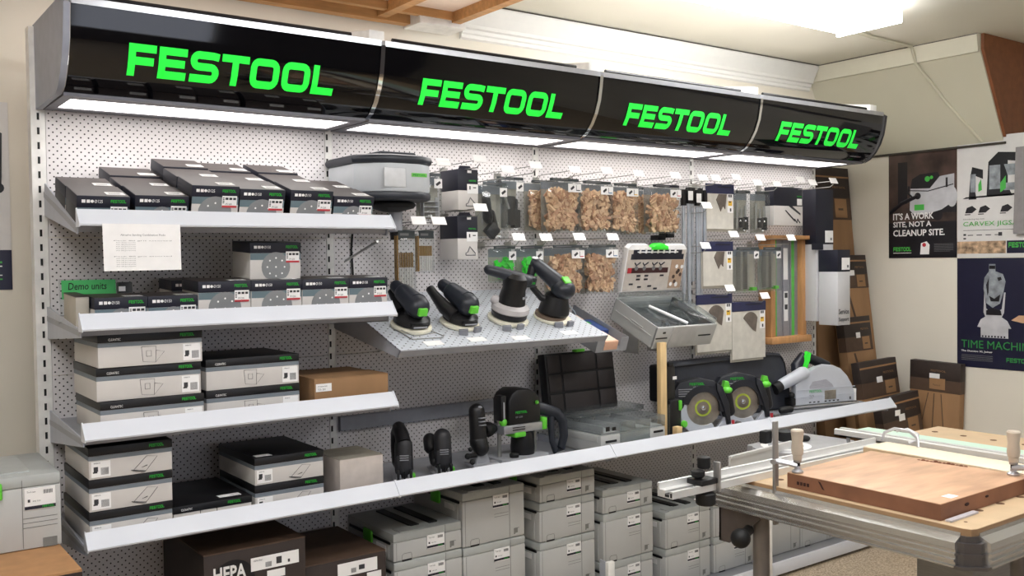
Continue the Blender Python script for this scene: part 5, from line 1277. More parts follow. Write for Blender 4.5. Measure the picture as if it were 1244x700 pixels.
# circular saws
def circ_saw(label, x, y, rz=0, s=1.0):
    t = troot('circular_saw', label, 'circular saw', x, y, rz); bc = 0.098; t.scale = (1.16, 1.0, 1.14)
    g = G(); n = 44
    g.lathe([(0.072, -0.002), (0.072, 0.001)], (0, -0.012, bc), 'y', 64); g.build('blade', bladem, t, smooth=False)
    g = G(); P = []
    for i in range(48):
        a = 2*PI*i/48; P.append(((0.072+(0.003 if i % 2 else 0))*math.cos(a), bc+(0.072+(0.003 if i % 2 else 0))*math.sin(a)))
    g.prism(P, 'y', -0.0122, -0.0118); g.build('blade_teeth', bladem, t, smooth=False)
    g = G(); g.lathe([(0.034, -0.0005), (0.034, 0.0)], (0, -0.0148, bc), 'y', 30, mi=0); g.lathe([(0.026, -0.0005), (0.026, 0.0)], (0, -0.0155, bc), 'y', 30, mi=1); g.build('blade_print', [mat('lime_ring', (178, 196, 70), 0.4), bladem], t, smooth=False)
    g = G(); g.lathe([(0.006, -0.008), (0.010, -0.006), (0.012, 0.0)], (0, -0.0155, bc), 'y', 6); g.build('flange_bolt', chrome, t)
    # upper black guard: ring sector
    def sector(r0, r1, a0, a1, nn=18):
        return [(r1*math.cos(R(a0+(a1-a0)*i/nn)), bc+r1*math.sin(R(a0+(a1-a0)*i/nn))) for i in range(nn+1)] + [(r0*math.cos(R(a1+(a0-a1)*i/nn)), bc+r0*math.sin(R(a1+(a0-a1)*i/nn))) for i in range(nn+1)]
    g = G(); g.prism(sector(0.066, 0.094, -12, 165), 'y', -0.032, -0.004, bev=0.003)
    g.prism([(-0.13, 0.10), (-0.085, 0.10), (-0.08, 0.135), (-0.05, 0.165), (0.02, 0.178), (0.085, 0.14), (0.10, 0.155), (0.05, 0.205), (-0.02, 0.222), (-0.10, 0.205), (-0.125, 0.17)], 'y', -0.028, 0.02, bev=0.006)
    g.prism([(0.050, 0.168), (0.080, 0.11), (0.094, 0.03), (0.110, 0.033), (0.104, 0.11), (0.075, 0.185), (0.05, 0.200)], 'y', -0.040, 0.005, bev=0.004); g.build('upper_guard', mat('guard_charcoal', (34, 36, 43), 0.45), t)
    # silver lower guard
    g = G(); P = sector(0.070, 0.108, 168, 300, 16)
    g.prism(P, 'y', -0.024, -0.006, bev=0.002)
    g.prism([(0.035, 0.008), (0.06, 0.018), (0.085, 0.058), (0.105, 0.055), (0.125, 0.02), (0.12, 0.0), (0.03, 0.0)], 'y', -0.0235, -0.006, bev=0.002)
    g.build('lower_guard', sawg, t)
    g = G()
    for q in range(4): g.box(-0.105, -0.03, -0.030, -0.027, 0.176-q*0.009, 0.179-q*0.009)
    g.build('vent_lines', grays, t, smooth=False)
    # motor and rear handle
    g = G(); g.cyl((0.02, -0.004, 0.12), (0.02, 0.10, 0.12), 0.045, n=24); g.capsule((0.08, 0.05, 0.135), (0.115, 0.06, 0.175), 0.026, 0.022, n=16); g.capsule((0.125, 0.06, 0.14), (0.14, 0.06, 0.07), 0.024, 0.022, n=16); g.build('motor_housing', black, t)
    g = G(); g.ball((0.100, -0.02, 0.168), (0.022, 0.022, 0.014), 14); g.prism([(0.085, 0.180), (0.114, 0.180), (0.108, 0.202), (0.092, 0.205)], 'y', -0.02, 0.01, bev=0.003); g.build('green_switch', greenl, t)
    g = G(); g.box(-0.14, 0.20, 0.0, 0.11, 0.004, 0.010, bev=0.001); g.box(0.12, 0.185, -0.02, 0.05, 0.010, 0.020, bev=0.003); g.cyl((0.15, -0.022, 0.028), (0.15, 0.0, 0.028), 0.011, n=14); g.build('base_plate', alud, t)
    g = G(); g.box(0.118, 0.13, -0.022, -0.018, 0.02, 0.045); g.build('red_mark', redm, t, smooth=False)
    g = G(); g.brand(-0.06, -0.0295, 0.193, 0.062, 0.010); g.build('brand_lettering', greenp, t, smooth=False)
    g = G(); g.text('HK 85', -0.045, -0.0295, 0.182, h=0.007); g.build('model_print', grays, t, smooth=False)
    return t
circ_saw('circular saw with silver lower guard and green switch, left one of the pair', 2.69, -0.34, -26)
circ_saw('circular saw with silver lower guard and green switch, right one beside the silver plunge saw', 2.98, -0.33, -26)
t = troot('plunge_saw', 'black saw seen end on with green trigger and knob beside the wooden stick', 'plunge saw', 2.470, -0.36)
g = G(); g.box(-0.05, 0.02, -0.01, 0.09, 0.16, 0.325, bev=0.010); g.box(-0.028, 0.005, -0.015, 0.03, 0.320, 0.338, bev=0.004); g.build('motor_housing', black, t)
g = G(); g.box(-0.035, 0.040, -0.03, 0.06, 0.010, 0.175, bev=0.014); g.build('guard_housing', black, t)
g = G(); g.box(0.016, 0.034, -0.036, -0.026, 0.125, 0.170, bev=0.004); g.lathe([(0.006, -0.014), (0.015, -0.012), (0.016, 0.0)], (0.045, -0.03, 0.062), 'y', 18); g.build('green_trigger', greenl, t)
g = G(); g.box(0.0, 0.024, -0.0125, -0.009, 0.262, 0.276); g.build('white_sticker', whitep, t, smooth=False)
g = G(); g.box(-0.05, 0.055, -0.04, 0.12, 0.002, 0.010, bev=0.002); g.build('base_plate', dgrey, t)

# silver plunge cut saw
t = troot('plunge_saw', 'large silver fronted plunge saw with dust spout at the right end of the lower shelf', 'plunge saw', 3.545, -0.21, -13)
P = [(0.0, 0.02), (0.0, 0.125), (0.03, 0.158), (0.08, 0.192), (0.14, 0.214), (0.20, 0.226), (0.25, 0.220), (0.30, 0.20), (0.345, 0.16), (0.375, 0.115), (0.392, 0.07), (0.397, 0.02)]
g = G(); g.prism(P, 'y', -0.01, 0.03, bev=0.004); g.box(0.0, 0.397, -0.0125, -0.009, 0.098, 0.102); g.box(0.0, 0.397, -0.0125, -0.009, 0.060, 0.063); g.build('front_cover', sawg, t)
g = G(); g.capsule((-0.075, 0.01, 0.135), (0.06, 0.01, 0.185), 0.030, 0.036, n=24); g.build('dust_spout', sawg, t, angle=50)
g = G(); g.tube([(-0.125, 0.01, 0.112), (-0.075, 0.01, 0.135)], [0.031, 0.027], 20); g.build('spout_sleeve', blackm, t)
g = G(); g.prism([(0.09, 0.115), (0.11, 0.14), (0.20, 0.148), (0.24, 0.12), (0.25, 0.103), (0.09, 0.103)], 'y', -0.0116, -0.0100); g.build('grey_print_area', mat('faint_grey_print', (172, 172, 180), 0.5, stretch=(1, 1, 40), var=0.15), t, smooth=False)
g = G(); g.box(0.19, 0.265, -0.013, -0.009, 0.040, 0.088); g.build('blade_window', bladem, t, smooth=False)
g = G(); g.brand(0.085, -0.0135, 0.082, 0.085, 0.013); g.build('brand_lettering', mat('soft_green_print', (110, 190, 130), 0.5), t, smooth=False)
g = G(); g.text('TS 75', 0.085, -0.0135, 0.060, h=0.009); g.text('max 6500', 0.085, -0.0135, 0.052, h=0.004)
for q in range(7): g.box(0.085+q*0.028+(0.02 if q > 2 else 0), 0.098+q*0.028+(0.02 if q > 2 else 0), -0.0115, -0.0095, 0.028, 0.034)
g.box(0.36, 0.368, -0.012, -0.009, 0.03, 0.045); g.build('printed_marks', inkm, t, smooth=False)
g = G(); g.box(-0.02, 0.42, -0.018, 0.04, 0.004, 0.016, bev=0.002); g.box(0.10, 0.42, 0.04, 0.12, 0.004, 0.016, bev=0.002); g.build('base_plate', alu, t)
g = G(); g.tube([(0.06, 0.05, 0.15), (0.07, 0.07, 0.22), (0.12, 0.08, 0.262), (0.18, 0.09, 0.25), (0.25, 0.10, 0.225), (0.30, 0.10, 0.20)], [0.03, 0.03, 0.028, 0.026, 0.028, 0.03], 16); g.cyl((0.20, 0.03, 0.12), (0.20, 0.16, 0.12), 0.055, n=24); g.build('rear_handle', bluebl, t)
g = G(); g.prism([(0.09, 0.17), (0.112, 0.17), (0.135, 0.25), (0.155, 0.285), (0.13, 0.295), (0.108, 0.27)], 'y', 0.045, 0.075, bev=0.006); g.build('green_strap', mat('bright_green_latch', (60, 240, 60)), t)
g = G(); g.box(-0.03, 0.0, -0.01, 0.05, 0.02, 0.06, bev=0.006); g.ball((-0.022, 0.0, 0.075), 0.018, 12); g.build('side_knob', blackm, t)
g = G(); g.capsule((0.415, 0.03, 0.03), (0.43, 0.03, 0.075), 0.015, n=12); g.build('side_knob', blackm, t)
g = G(); g.box(0.396, 0.41, -0.008, 0.03, 0.02, 0.085, bev=0.002); g.build('white_splinter_guard', whitep, t)
# small cable clip beside
g = G(); g.capsule((3.36, -0.27, Z4+0.02), (3.40, -0.29, Z4+0.025), 0.018, n=12); tag(g.build('black_handle_knob', blackm), 'black rounded knob lying between the right circular saw and the silver saw', 'knob')

# ------------------------------------------------------------------ leaning long cartons in the corner
def leaning(label, xt0, xt1, yt, zt, xshift, w, d, band, loc_y_bottom, win=True, kind='leaning cartons in the corner'):
    L = math.hypot(zt-FZ, yt-loc_y_bottom); a = math.atan2(yt-loc_y_bottom, zt-FZ)
    x0 = (xt0+xt1)/2
    t = thing('rail_carton', label, 'carton', (x0+xshift, loc_y_bottom, FZ), (-a, -xshift/L, 0), kind)
    x = (xt1-xt0)/2
    g = G(); g.box(-x, x, 0, d, 0, L-band, bev=0.002); g.build('body', kraft, t)
    b1 = band*0.58
    g = G(); g.box(-x-0.0008, x+0.0008, -0.001, d+0.001, L-b1, L, bev=0.001); g.build('dark_band', kraftd, t)
    g = G(); g.box(-x-0.0006, x+0.0006, -0.0008, d, L-band, L-b1); g.build('brown_band', kraftm, t, smooth=False)
    g = G(); g.box(-x, x, -0.0022, -0.0008, L-band*0.2, L-band*0.2+0.010); g.build('tape_line', kraft, t, smooth=False)
    g = G(); g.box(x*0.25, x*0.80, -0.002, -0.0006, L-band*0.96, L-band*0.60); g.box(x*0.4, x*0.62, -0.0026, -0.001, L-band*0.82, L-band*0.78, mi=1); g.build('kraft_window', [kraft, kraftm], t, smooth=False)
    g = G(); g.box(-x*0.18, x*0.12, -0.003, -0.001, L-band*0.62, L-band*0.46); g.build('white_sticker', whitep, t, smooth=False)
    g = G(); g.text('FESTOOL', x*0.2, -0.0024, L-band*0.40, h=0.012, w=x*0.6); g.build('brand_print', kraft, t, smooth=False)
    g = G(); g.prism([(-x*0.5, L-band-0.01), (-x*0.38, L-band-0.01), (x*0.5, L-band-0.45), (x*0.4, L-band-0.47)], 'y', -0.0016, -0.0004) if L-band > 0.5 else g.prism([(-x*0.2, L-band-0.01), (-x*0.12, L-band-0.01), (-x*0.3, 0.05), (-x*0.4, 0.05)], 'y', -0.0016, -0.0004); g.build('dark_rail_print', kraftm, t, smooth=False)
    return t
leaning('tallest long brown carton leaning in the corner beside the pegboard', 4.14, 4.575, 0.17, 2.035, 0.0, 0.4, 0.06, 0.32, -0.02)
leaning('second tallest brown carton leaning in the corner in front of the tallest', 4.27, 4.575, 0.05, 1.50, 0.03-0.03, 0.3, 0.05, 0.20, -0.14)
leaning('third leaning brown carton, right behind the silver saw', 4.17, 4.43, -0.07, 1.14, 0.02, 0.3, 0.05, 0.20, -0.22)
leaning('fourth leaning brown carton above the end of the lower shelf', 4.10, 4.46, -0.22, 0.90, 0.03, 0.3, 0.05, 0.205, -0.34)
leaning('shortest dark topped carton leaning just past the shelf end', 4.085, 4.46, -0.36, 0.715, 0.04, 0.3, 0.05, 0.23, -0.45)
# carton against right wall below the posters
t = thing('rail_carton', 'brown carton with white sticker standing against the right wall below the posters', 'carton', (4.535, -0.397, FZ), (0, R(1.5), R(-90)), 'leaning cartons in the corner')
x = 0.150; L = 0.925
g = G(); g.box(-x, x, 0, 0.05, 0, L-0.15, bev=0.002); g.build('body', kraft, t)
g = G(); g.box(-x-0.001, x+0.001, -0.001, 0.051, L-0.10, L, bev=0.001); g.build('dark_band', kraftd, t)
g = G(); g.box(-x-0.0006, x+0.0006, -0.0008, 0.05, L-0.17, L-0.10); g.build('brown_band', kraftm, t, smooth=False)
g = G(); g.box(-x*0.2, x*0.42, -0.002, -0.0006, L-0.155, L-0.092); g.text('Festool', -x*0.05, -0.0026, L-0.135, h=0.010, mi=1); g.build('kraft_window', [kraft, kraftm], t, smooth=False)
g = G(); g.box(-x*0.2, x*0.2, -0.0035, -0.001, L-0.093, L-0.066); g.build('white_sticker', whitep, t, smooth=False)
g = G(); g.text('FESTOOL', -x*0.15, -0.0024, L-0.055, h=0.011, w=0.09); g.build('brand_print', kraft, t, smooth=False)
g = G()
for a, b in ((-0.4, -0.75), (0.0, -0.1), (0.45, 0.5)): g.tube([(x*a*0.6, -0.0014, L-0.18), (x*b, -0.0014, L-0.55)], 0.0022, 5)
g.build('rail_drawing', kraftm, t, smooth=False)

# ------------------------------------------------------------------ posters
def poster(label, loc, rot, w, h, bgm):
    t = thing('poster', label, 'poster', loc, rot, 'advertising posters on the walls')
    g = G(); g.box(0, w, 0, 0.0015, 0, h); g.build('sheet', bgm, t, smooth=False)
    return t
RW = (0, 0, R(-90)); PX = XW-0.003
W, H = 0.420, 0.612
t = poster('dark poster on the right wall with a white vacuum and white slogan', (PX, -0.096, 1.478), RW, W, H, pbrown)
g = G(); g.box(0, W, -0.0006, 0, 0, H*0.34); g.box(0.06, 0.12, -0.0006, 0, H*0.52, H*0.92); g.box(0.30, W, -0.0006, 0, H*0.42, H*0.50); g.build('dark_area', pdark, t, smooth=False)
g = G()
g.prism([(0.135, 0.28), (0.14, 0.405), (0.26, 0.40), (0.32, 0.465), (0.405, 0.475), (0.405, 0.32), (0.33, 0.275), (0.23, 0.25), (0.16, 0.255)], 'y', -0.0012, -0.0006); g.build('vacuum_body', pgrey, t, smooth=False)
g = G(); g.prism([(0.14, 0.405), (0.15, 0.46), (0.20, 0.485), (0.31, 0.49), (0.32, 0.465), (0.26, 0.40)], 'y', -0.0016, -0.0010); g.tube([(0.13, -0.0012, 0.395), (0.25, -0.0012, 0.385), (0.40, -0.0012, 0.415)], 0.003, 6); g.disc((0.185, 0.36), 0.020, -0.0016, 16); g.tube([(0.01, -0.001, 0.27), (0.08, -0.001, 0.32), (0.185, -0.001, 0.36)], 0.011, 8)
g.tube([(0.13, -0.001, 0.42), (0.125, -0.001, 0.38), (0.15, -0.001, 0.355)], 0.006, 8); g.disc((0.305, 0.245), 0.032, -0.0008, 16); g.disc((0.165, 0.258), 0.028, -0.0004, 16); g.prism([(0.355, 0.40), (0.367, 0.40), (0.367, 0.455), (0.355, 0.455)], 'y', -0.0018, -0.001); g.build('vacuum_dark_parts', pdark, t, smooth=False)
g = G(); T = Matrix.Translation((0.392, -0.0016, 0.345)) @ Matrix.Diagonal((0.55, 1, 1, 1)); g.disc((0, 0), 0.058, 0, 20, 0, T); g.build('vacuum_wheel', pgrey, t, smooth=False)
g = G(); g.box(0.165, 0.225, -0.0018, -0.001, 0.277, 0.310); g.disc((0.245, 0.455), 0.016, -0.002, 12); g.disc((0.27, 0.462), 0.010, -0.002, 12); g.brand(0.03, -0.0014, 0.040, 0.115, 0.024); g.build('green_print', pgreen, t, smooth=False)
g = G(); g.text("IT'S A WORK", 0.03, -0.003, 0.225, h=0.040, w=0.255, bold=0.025); g.text('SITE, NOT A', 0.03, -0.003, 0.176, h=0.038, w=0.24, bold=0.025); g.text('CLEANUP SITE.', 0.03, -0.003, 0.128, h=0.038, w=0.32, bold=0.025)
g.box(0.03, 0.145, -0.0014, -0.0008, 0.028, 0.031); g.prism([(0.20, 0.02), (0.255, 0.02), (0.258, 0.075), (0.24, 0.095), (0.205, 0.085)], 'y', -0.0014, -0.0008); g.build('white_print', ptxt, t, smooth=False)
g = G()
for q in range(7): g.box(0.285, 0.40-(0.02 if q == 6 else 0), -0.0012, -0.0007, 0.078-q*0.007, 0.0795-q*0.007)
g.build('small_print', greyink, t, smooth=False)
g = G(); g.disc((0.225, 0.075), 0.012, -0.0018, 10); g.build('red_spot', redm, t, smooth=False)

t = poster('white poster on the right wall showing two jigsaws', (PX, -0.519, 1.478), RW, 0.45, 0.66, pwhite)
g = G()
def arch(x0, x1, z0, z1):
    g.prism([(x0, z0), (x0+0.01, z1-0.05), (x0+(x1-x0)*0.25, z1), (x1, z1-0.02), (x1, z1-0.07), (x0+(x1-x0)*0.45, z1-0.05), (x0+(x1-x0)*0.45, z0+0.05), (x0+(x1-x0)*0.55, z0)], 'y', -0.0012, -0.0004)
arch(0.065, 0.145, 0.32, 0.50); arch(0.165, 0.42, 0.33, 0.57); g.prism([(0.03, 0.325), (0.42, 0.335), (0.42, 0.345), (0.05, 0.335)], 'y', -0.0012, -0.0004); g.box(0.33, 0.43, -0.0012, -0.0004, 0.35, 0.50)
for a in (0.075, 0.15, 0.27): g.prism([(a-0.03, 0.245), (a-0.02, 0.275), (a+0.01, 0.285), (a+0.035, 0.265), (a+0.01, 0.245)], 'y', -0.0012, -0.0004); g.box(a-0.032, a+0.0, -0.0012, -0.0004, 0.235, 0.240)
g.build('jigsaw_picture', pdark, t, smooth=False)
g = G(); g.box(0.075, 0.105, -0.0018, -0.0010, 0.36, 0.46); g.box(0.18, 0.24, -0.0018, -0.0010, 0.37, 0.50); g.prism([(0.26, 0.50), (0.36, 0.50), (0.40, 0.44), (0.28, 0.44)], 'y', -0.0018, -0.0010); g.box(0.26, 0.42, -0.0018, -0.001, 0.36, 0.40); g.build('steel_tones', psteel, t, smooth=False)
g = G(); g.prism([(0.12, 0.40), (0.135, 0.43), (0.14, 0.37), (0.12, 0.36)], 'y', -0.0022, -0.0014); g.prism([(0.24, 0.40), (0.27, 0.44), (0.27, 0.37), (0.24, 0.35)], 'y', -0.0022, -0.0014); g.text('CARVEX JIGSAW', 0.035, -0.003, 0.165, h=0.032, w=0.35); g.brand(0.285, -0.0024, 0.050, 0.13, 0.028); g.build('green_print', pgreen, t, smooth=False)
g = G(); g.box(0.275, 0.45, -0.0012, -0.0004, 0.02, 0.088); g.build('navy_area', pnavy, t, smooth=False)
g = G(); g.box(0.0, 0.27, -0.0012, -0.0004, 0.02, 0.088)
g.build('photo_strip', mat('workshop_photo', (190, 160, 130), 0.4, var=0.5, scale=30), t, smooth=False)
g = G(); g.text('Introducing the new', 0.035, -0.003, 0.206, h=0.009, w=0.12); g.box(0.035, 0.43, -0.001, -0.0004, 0.148, 0.150)
for q in range(4): g.box(0.06+q*0.05, 0.09+q*0.05, -0.001, -0.0004, 0.120, 0.124)
g.box(0.035, 0.05, -0.001, -0.0004, 0.120, 0.130); g.box(0.035, 0.05, -0.001, -0.0004, 0.100, 0.108); g.box(0.23, 0.25, -0.001, -0.0004, 0.115, 0.135); g.build('small_print', inkm, t, smooth=False)

t = poster('dark navy poster on the right wall with an upright joining machine', (PX, -0.518, 0.865), RW, 0.45, 0.608, pnavy)
g = G()
g.prism([(0.165, 0.36), (0.150, 0.44), (0.155, 0.50), (0.18, 0.535), (0.18, 0.575), (0.215, 0.575), (0.215, 0.535), (0.255, 0.52), (0.27, 0.48), (0.258, 0.42), (0.24, 0.36), (0.20, 0.335)], 'y', -0.0012, -0.0004); g.build('machine_motor', psteel, t, smooth=False)
g = G(); g.prism([(0.172, 0.40), (0.164, 0.46), (0.180, 0.50), (0.178, 0.42)], 'y', -0.0020, -0.0014); g.prism([(0.225, 0.50), (0.245, 0.505), (0.250, 0.49), (0.232, 0.482)], 'y', -0.0020, -0.0014); g.prism([(0.19, 0.37), (0.235, 0.37), (0.242, 0.41), (0.21, 0.385), (0.182, 0.40)], 'y', -0.0020, -0.0014); g.box(0.182, 0.214, -0.0020, -0.0014, 0.548, 0.566); g.build('motor_shading_print', pdark, t, smooth=False)
g = G(); g.prism([(0.155, 0.42), (0.165, 0.33), (0.21, 0.30), (0.25, 0.33), (0.262, 0.42), (0.27, 0.42), (0.262, 0.31), (0.25, 0.285), (0.28, 0.265), (0.30, 0.225), (0.285, 0.225), (0.285, 0.17), (0.135, 0.17), (0.135, 0.225), (0.115, 0.228), (0.135, 0.27), (0.16, 0.285), (0.15, 0.31)], 'y', -0.0016, -0.0010); g.build('machine_frame', pgrey, t, smooth=False)
g = G(); g.prism([(0.165, 0.32), (0.20, 0.335), (0.245, 0.32), (0.25, 0.295), (0.165, 0.295)], 'y', -0.0022, -0.0014)
for q in range(8): g.box(0.142+q*0.017, 0.150+q*0.017, -0.0022, -0.0014, 0.172, 0.182)
g.build('machine_shadow', pdark, t, smooth=False)
g = G(); g.prism([(0.30, 0.27), (0.34, 0.298), (0.45, 0.30), (0.45, 0.262), (0.36, 0.258)], 'y', -0.0012, -0.0004); g.build('hand_picture', skinm, t, smooth=False)
g = G(); g.text('TIME MACHINE', 0.025, -0.003, 0.108, h=0.044, w=0.405); g.brand(0.275, -0.0014, 0.042, 0.14, 0.024); g.build('green_print', mat('poster_thin_green', (52, 138, 70), 0.4), t, smooth=False)
g = G(); g.text('The Domino XL Joiner', 0.025, -0.003, 0.083, h=0.013, w=0.175, bold=0.02); g.build('white_print', ptxt, t, smooth=False)
g = G()
for q in range(4): g.box(0.025, 0.20, -0.0012, -0.0004, 0.066-q*0.009, 0.068-q*0.009)
g.build('small_print', greyink, t, smooth=False)
# grey sheet hanging loose in front at the frame edge
t = thing('grey_notice', 'grey paper sheet overlapping the white jigsaw poster at the right edge', 'paper', (PX-0.03, -0.842, 1.60), (0, 0, R(-82)))
g = G(); g.prism([(0.0, 0.0), (0.012, 0.46), (0.30, 0.47), (0.30, 0.0)], 'y', -0.001, 0.001); g.build('sheet', mat('grey_sheet', (134, 130, 130), 0.5), t, smooth=False)
# poster on back wall at far left
t = poster('white and navy poster on the back wall at the left edge', (-0.47, 0.276, 1.415), (0, 0, 0), 0.42, 0.635, pwhite)
g = G(); g.box(0, 0.42, -0.001, 0, 0, 0.135); g.build('navy_area', pnavy, t, smooth=False)
g = G(); g.brand(0.25, -0.0024, 0.09, 0.14, 0.026); g.box(0.27, 0.39, -0.002, -0.0008, 0.034, 0.038); g.build('green_print', pgreen, t, smooth=False)
g = G(); g.box(0.24, 0.39, -0.0016, -0.0008, 0.078, 0.082); g.box(0.29, 0.39, -0.0016, -0.0008, 0.048, 0.051); g.build('white_print', ptxt, t, smooth=False)
g = G(); g.prism([(0.20, 0.36), (0.395, 0.36), (0.40, 0.53), (0.36, 0.55), (0.20, 0.50)], 'y', -0.0014, -0.0004); g.disc((0.385, 0.345), 0.018, -0.001, 12); g.build('machine_picture', pdark, t, smooth=False)

# ------------------------------------------------------------------ multifunction work table
TX0, TX1, TY0, TY1, TZ = 1.385, 2.05, -2.30, -1.63, 0.90
t = thing('work_table', 'aluminium framed work table with perforated fibreboard top, in the right foreground', 'table', (TX0, TY0, FZ))
OFF = Matrix.Translation((-TX0, -TY0, -FZ))
g = G()
rr = 0.02
P = [(TX0, TY0+rr), (TX0+rr*0.3, TY0+rr*0.3), (TX0+rr, TY0), (TX1, TY0), (TX1, TY1), (TX0, TY1)]
g.prism([(a-TX0, b-TY0) for a, b in P], 'z', TZ-0.018-FZ, TZ-FZ, bev=0.0015)
top = g.build('fibreboard_top', mdf, t)
g = G(); P2 = [(a-TX0+(-0.0006 if a < 1.5 else 0), b-TY0+(-0.0006 if b < -2.2 else 0)) for a, b in P]; g.prism(P2, 'z', TZ-0.017-FZ, TZ-0.0015-FZ); g.build('board_edge', mdfedge, top)
g = G()
for i in range(7):
    for j in range(7):
        xx, yy = 1.455+i*0.098, -2.226+j*0.0965
        if xx > TX1-0.03 or yy > TY1-0.03: continue
        g.lathe([(0.010, -0.0005), (0.010, 0.0004)], (xx-TX0, yy-TY0, TZ-FZ), 'z', 20)
g.lathe([(0.004, -0.0005), (0.004, 0.0004)], (1.437-TX0, -2.257-TY0, TZ-FZ), 'z', 12)
g.build('bench_dog_holes', mat('hole_shadow_brown', (96, 66, 42), 0.9), top, smooth=False)
# side profiles: cross section (outward, up)
SEC = [(0.0, -0.018), (0.0, -0.010), (-0.003, -0.010), (-0.005, -0.018), (-0.026, -0.028), (-0.027, -0.042), (-0.024, -0.044), (-0.024, -0.050), (-0.029, -0.051), (-0.029, -0.055), (-0.024, -0.057), (-0.024, -0.063), (-0.031, -0.064), (-0.031, -0.068), (-0.025, -0.070), (-0.025, -0.076), (-0.031, -0.078), (-0.031, -0.081), (0.01, -0.081), (0.01, -0.018)]
g = G(); g.prism([(a, b+TZ-FZ) for a, b in SEC], 'x', 0.025, TX1-TX0); g.build('side_profile', alu, t, angle=20)
g = G(); g.prism([(-a, b+TZ-FZ) for a, b in SEC], 'x', 0.0, TX1-TX0); o = g.build('side_profile', alu, t, angle=20); o.location = (0, TY1-TY0, 0)
def pr_y(y0, y1):
    g = G()
    g.prism([(a, b+TZ-FZ) for a, b in SEC], 'y', y0, y1) if False else None
    A = [(a, y0, b+TZ-FZ) for a, b in SEC]; B = [(a, y1, b+TZ-FZ) for a, b in SEC]
    n = len(A); va = [g.bm.verts.new(p) for p in A]; vb = [g.bm.verts.new(p) for p in B]
    g.bm.faces.new(va[::-1]); g.bm.faces.new(vb)
    for i in range(n): g.bm.faces.new([va[i], va[(i+1) % n], vb[(i+1) % n], vb[i]])
    return g
pr_y(0.025, TY1-TY0+0.10).build('side_profile', alu, t, angle=20)
# corner piece
g = G()
for (z0, z1, q) in ((-0.030, -0.016, 0.004), (-0.052, -0.030, 0.012), (-0.057, -0.052, 0.017), (-0.078, -0.057, 0.014), (-0.085, -0.078, 0.026)):
    g.prism([(-q+0.0, 0.03), (-q, 0.012), (0.012, -q), (0.03, -q), (0.03, 0.03)], 'z', TZ+z0-FZ, TZ+z1-FZ)
g.build('corner_cap', mat('dark_alloy', (120, 116, 116), 0.35, 0.8), t, smooth=False)
# near leg: broad folded plate
g = G(); g.box(0.070, 0.235, 0.035, 0.170, 0.0, TZ-0.082-FZ, bev=0.003); g.build('leg', mat('brushed_leg', (142, 142, 142), 0.4, 0.6, stretch=(1, 1, 12)), t, smooth=False)
# far leg: round tube with bracket and black ball knob
g = G(); g.tube([(0.045, 0.60, TZ-0.083-FZ), (0.045, 0.60, 0.0)], 0.022, 20); g.build('leg', mat('grey_leg_tube', (134, 128, 124), 0.45, 0.4), t)
g = G(); g.tube([(0.62, 0.06, TZ-0.083-FZ), (0.62, 0.06, 0.0)], 0.022, 20); g.build('leg', mat('grey_leg_tube', (134, 128, 124)), t)
g = G(); g.tube([(0.62, 0.20, TZ-0.019-FZ), (0.62, 0.20, 0.0)], 0.022, 20); g.build('leg', mat('grey_leg_tube', (134, 128, 124)), t)
g = G(); z0 = TZ-FZ
g.prism([(0.700, z0-0.070), (0.700, z0-0.180), (0.665, z0-0.180), (0.56, z0-0.092), (0.56, z0-0.070)], 'x', -0.008, 0.0)
g.prism([(-0.008, z0-0.070), (-0.008, z0-0.180), (0.02, z0-0.180), (0.05, z0-0.120), (0.05, z0-0.070)], 'y', 0.694, 0.700)
g.build('fold_bracket', mat('bracket_alloy', (120, 112, 108), 0.4, 0.6), t, smooth=False)
g = G(); g.cyl((-0.005, 0.60, z0-0.130), (-0.045, 0.585, z0-0.135), 0.014, n=14); g.ball((-0.062, 0.58, z0-0.138), 0.026, 20); g.build('locking_knob', blackm, t)
# wood slab clamped on the table
t = thing('wooden_slab', 'thick reddish hardwood slab clamped on the work table', 'slab', (1.40, -2.22, TZ+0.0005))
g = G(); g.prism([(0.0, 0.0), (0.425, 0.002), (0.415, 0.20), (0.405, 0.435), (0.002, 0.412)], 'z', 0.0, 0.038, bev=0.001); sl = g.build('slab', slabm, t)
g = G(); g.prism([(-0.0007, -0.0007), (0.4255, 0.0015), (0.4155, 0.20), (0.4055, 0.4355), (0.0015, 0.4125)], 'z', 0.0006, 0.0362); g.build('sawn_edges', slabe, sl, smooth=False)
g = G(); g.ball((0.11, -0.001, 0.020), (0.010, 0.002, 0.004), 10); g.ball((0.20, -0.001, 0.024), (0.008, 0.002, 0.003), 10); g.prism([(0.30, 0.012), (0.306, 0.014), (0.318, 0.032), (0.312, 0.030)], 'x', -0.0015, -0.0006)
for q in range(4): g.box(-0.0016, -0.0005, 0.345+q*0.010, 0.351+q*0.010, 0.012, 0.020)
g.build('knots', mat('dark_knot', (52, 24, 20), 0.8), sl)
g = G()
for q in range(12): g.ball((0.404-q*0.0012+0.002*random.random(), 0.16+q*0.011, 0.034+0.003*random.random()), (0.006, 0.008, 0.006), 8)
g.build('bark_edge', mat('bark_brown', (110, 66, 46), 0.9), sl)
g = G(); g.box(0.062, 0.095, 0.010, 0.034, 0.0385, 0.0392); g.build('white_sticker', whitep, sl, smooth=False)
g = G(); g.prism([(0.0, -0.0), (0.12, 0.002), (0.12, 0.016), (0.0, 0.014)], 'z', 0, 0.004); o = g.build('grey_strip', mat('pale_strip', (196, 192, 196), 0.4)); o.location = (1.405, -2.242, TZ+0.0008); tag(o, 'thin pale strip lying beneath the near edge of the slab', 'strip')
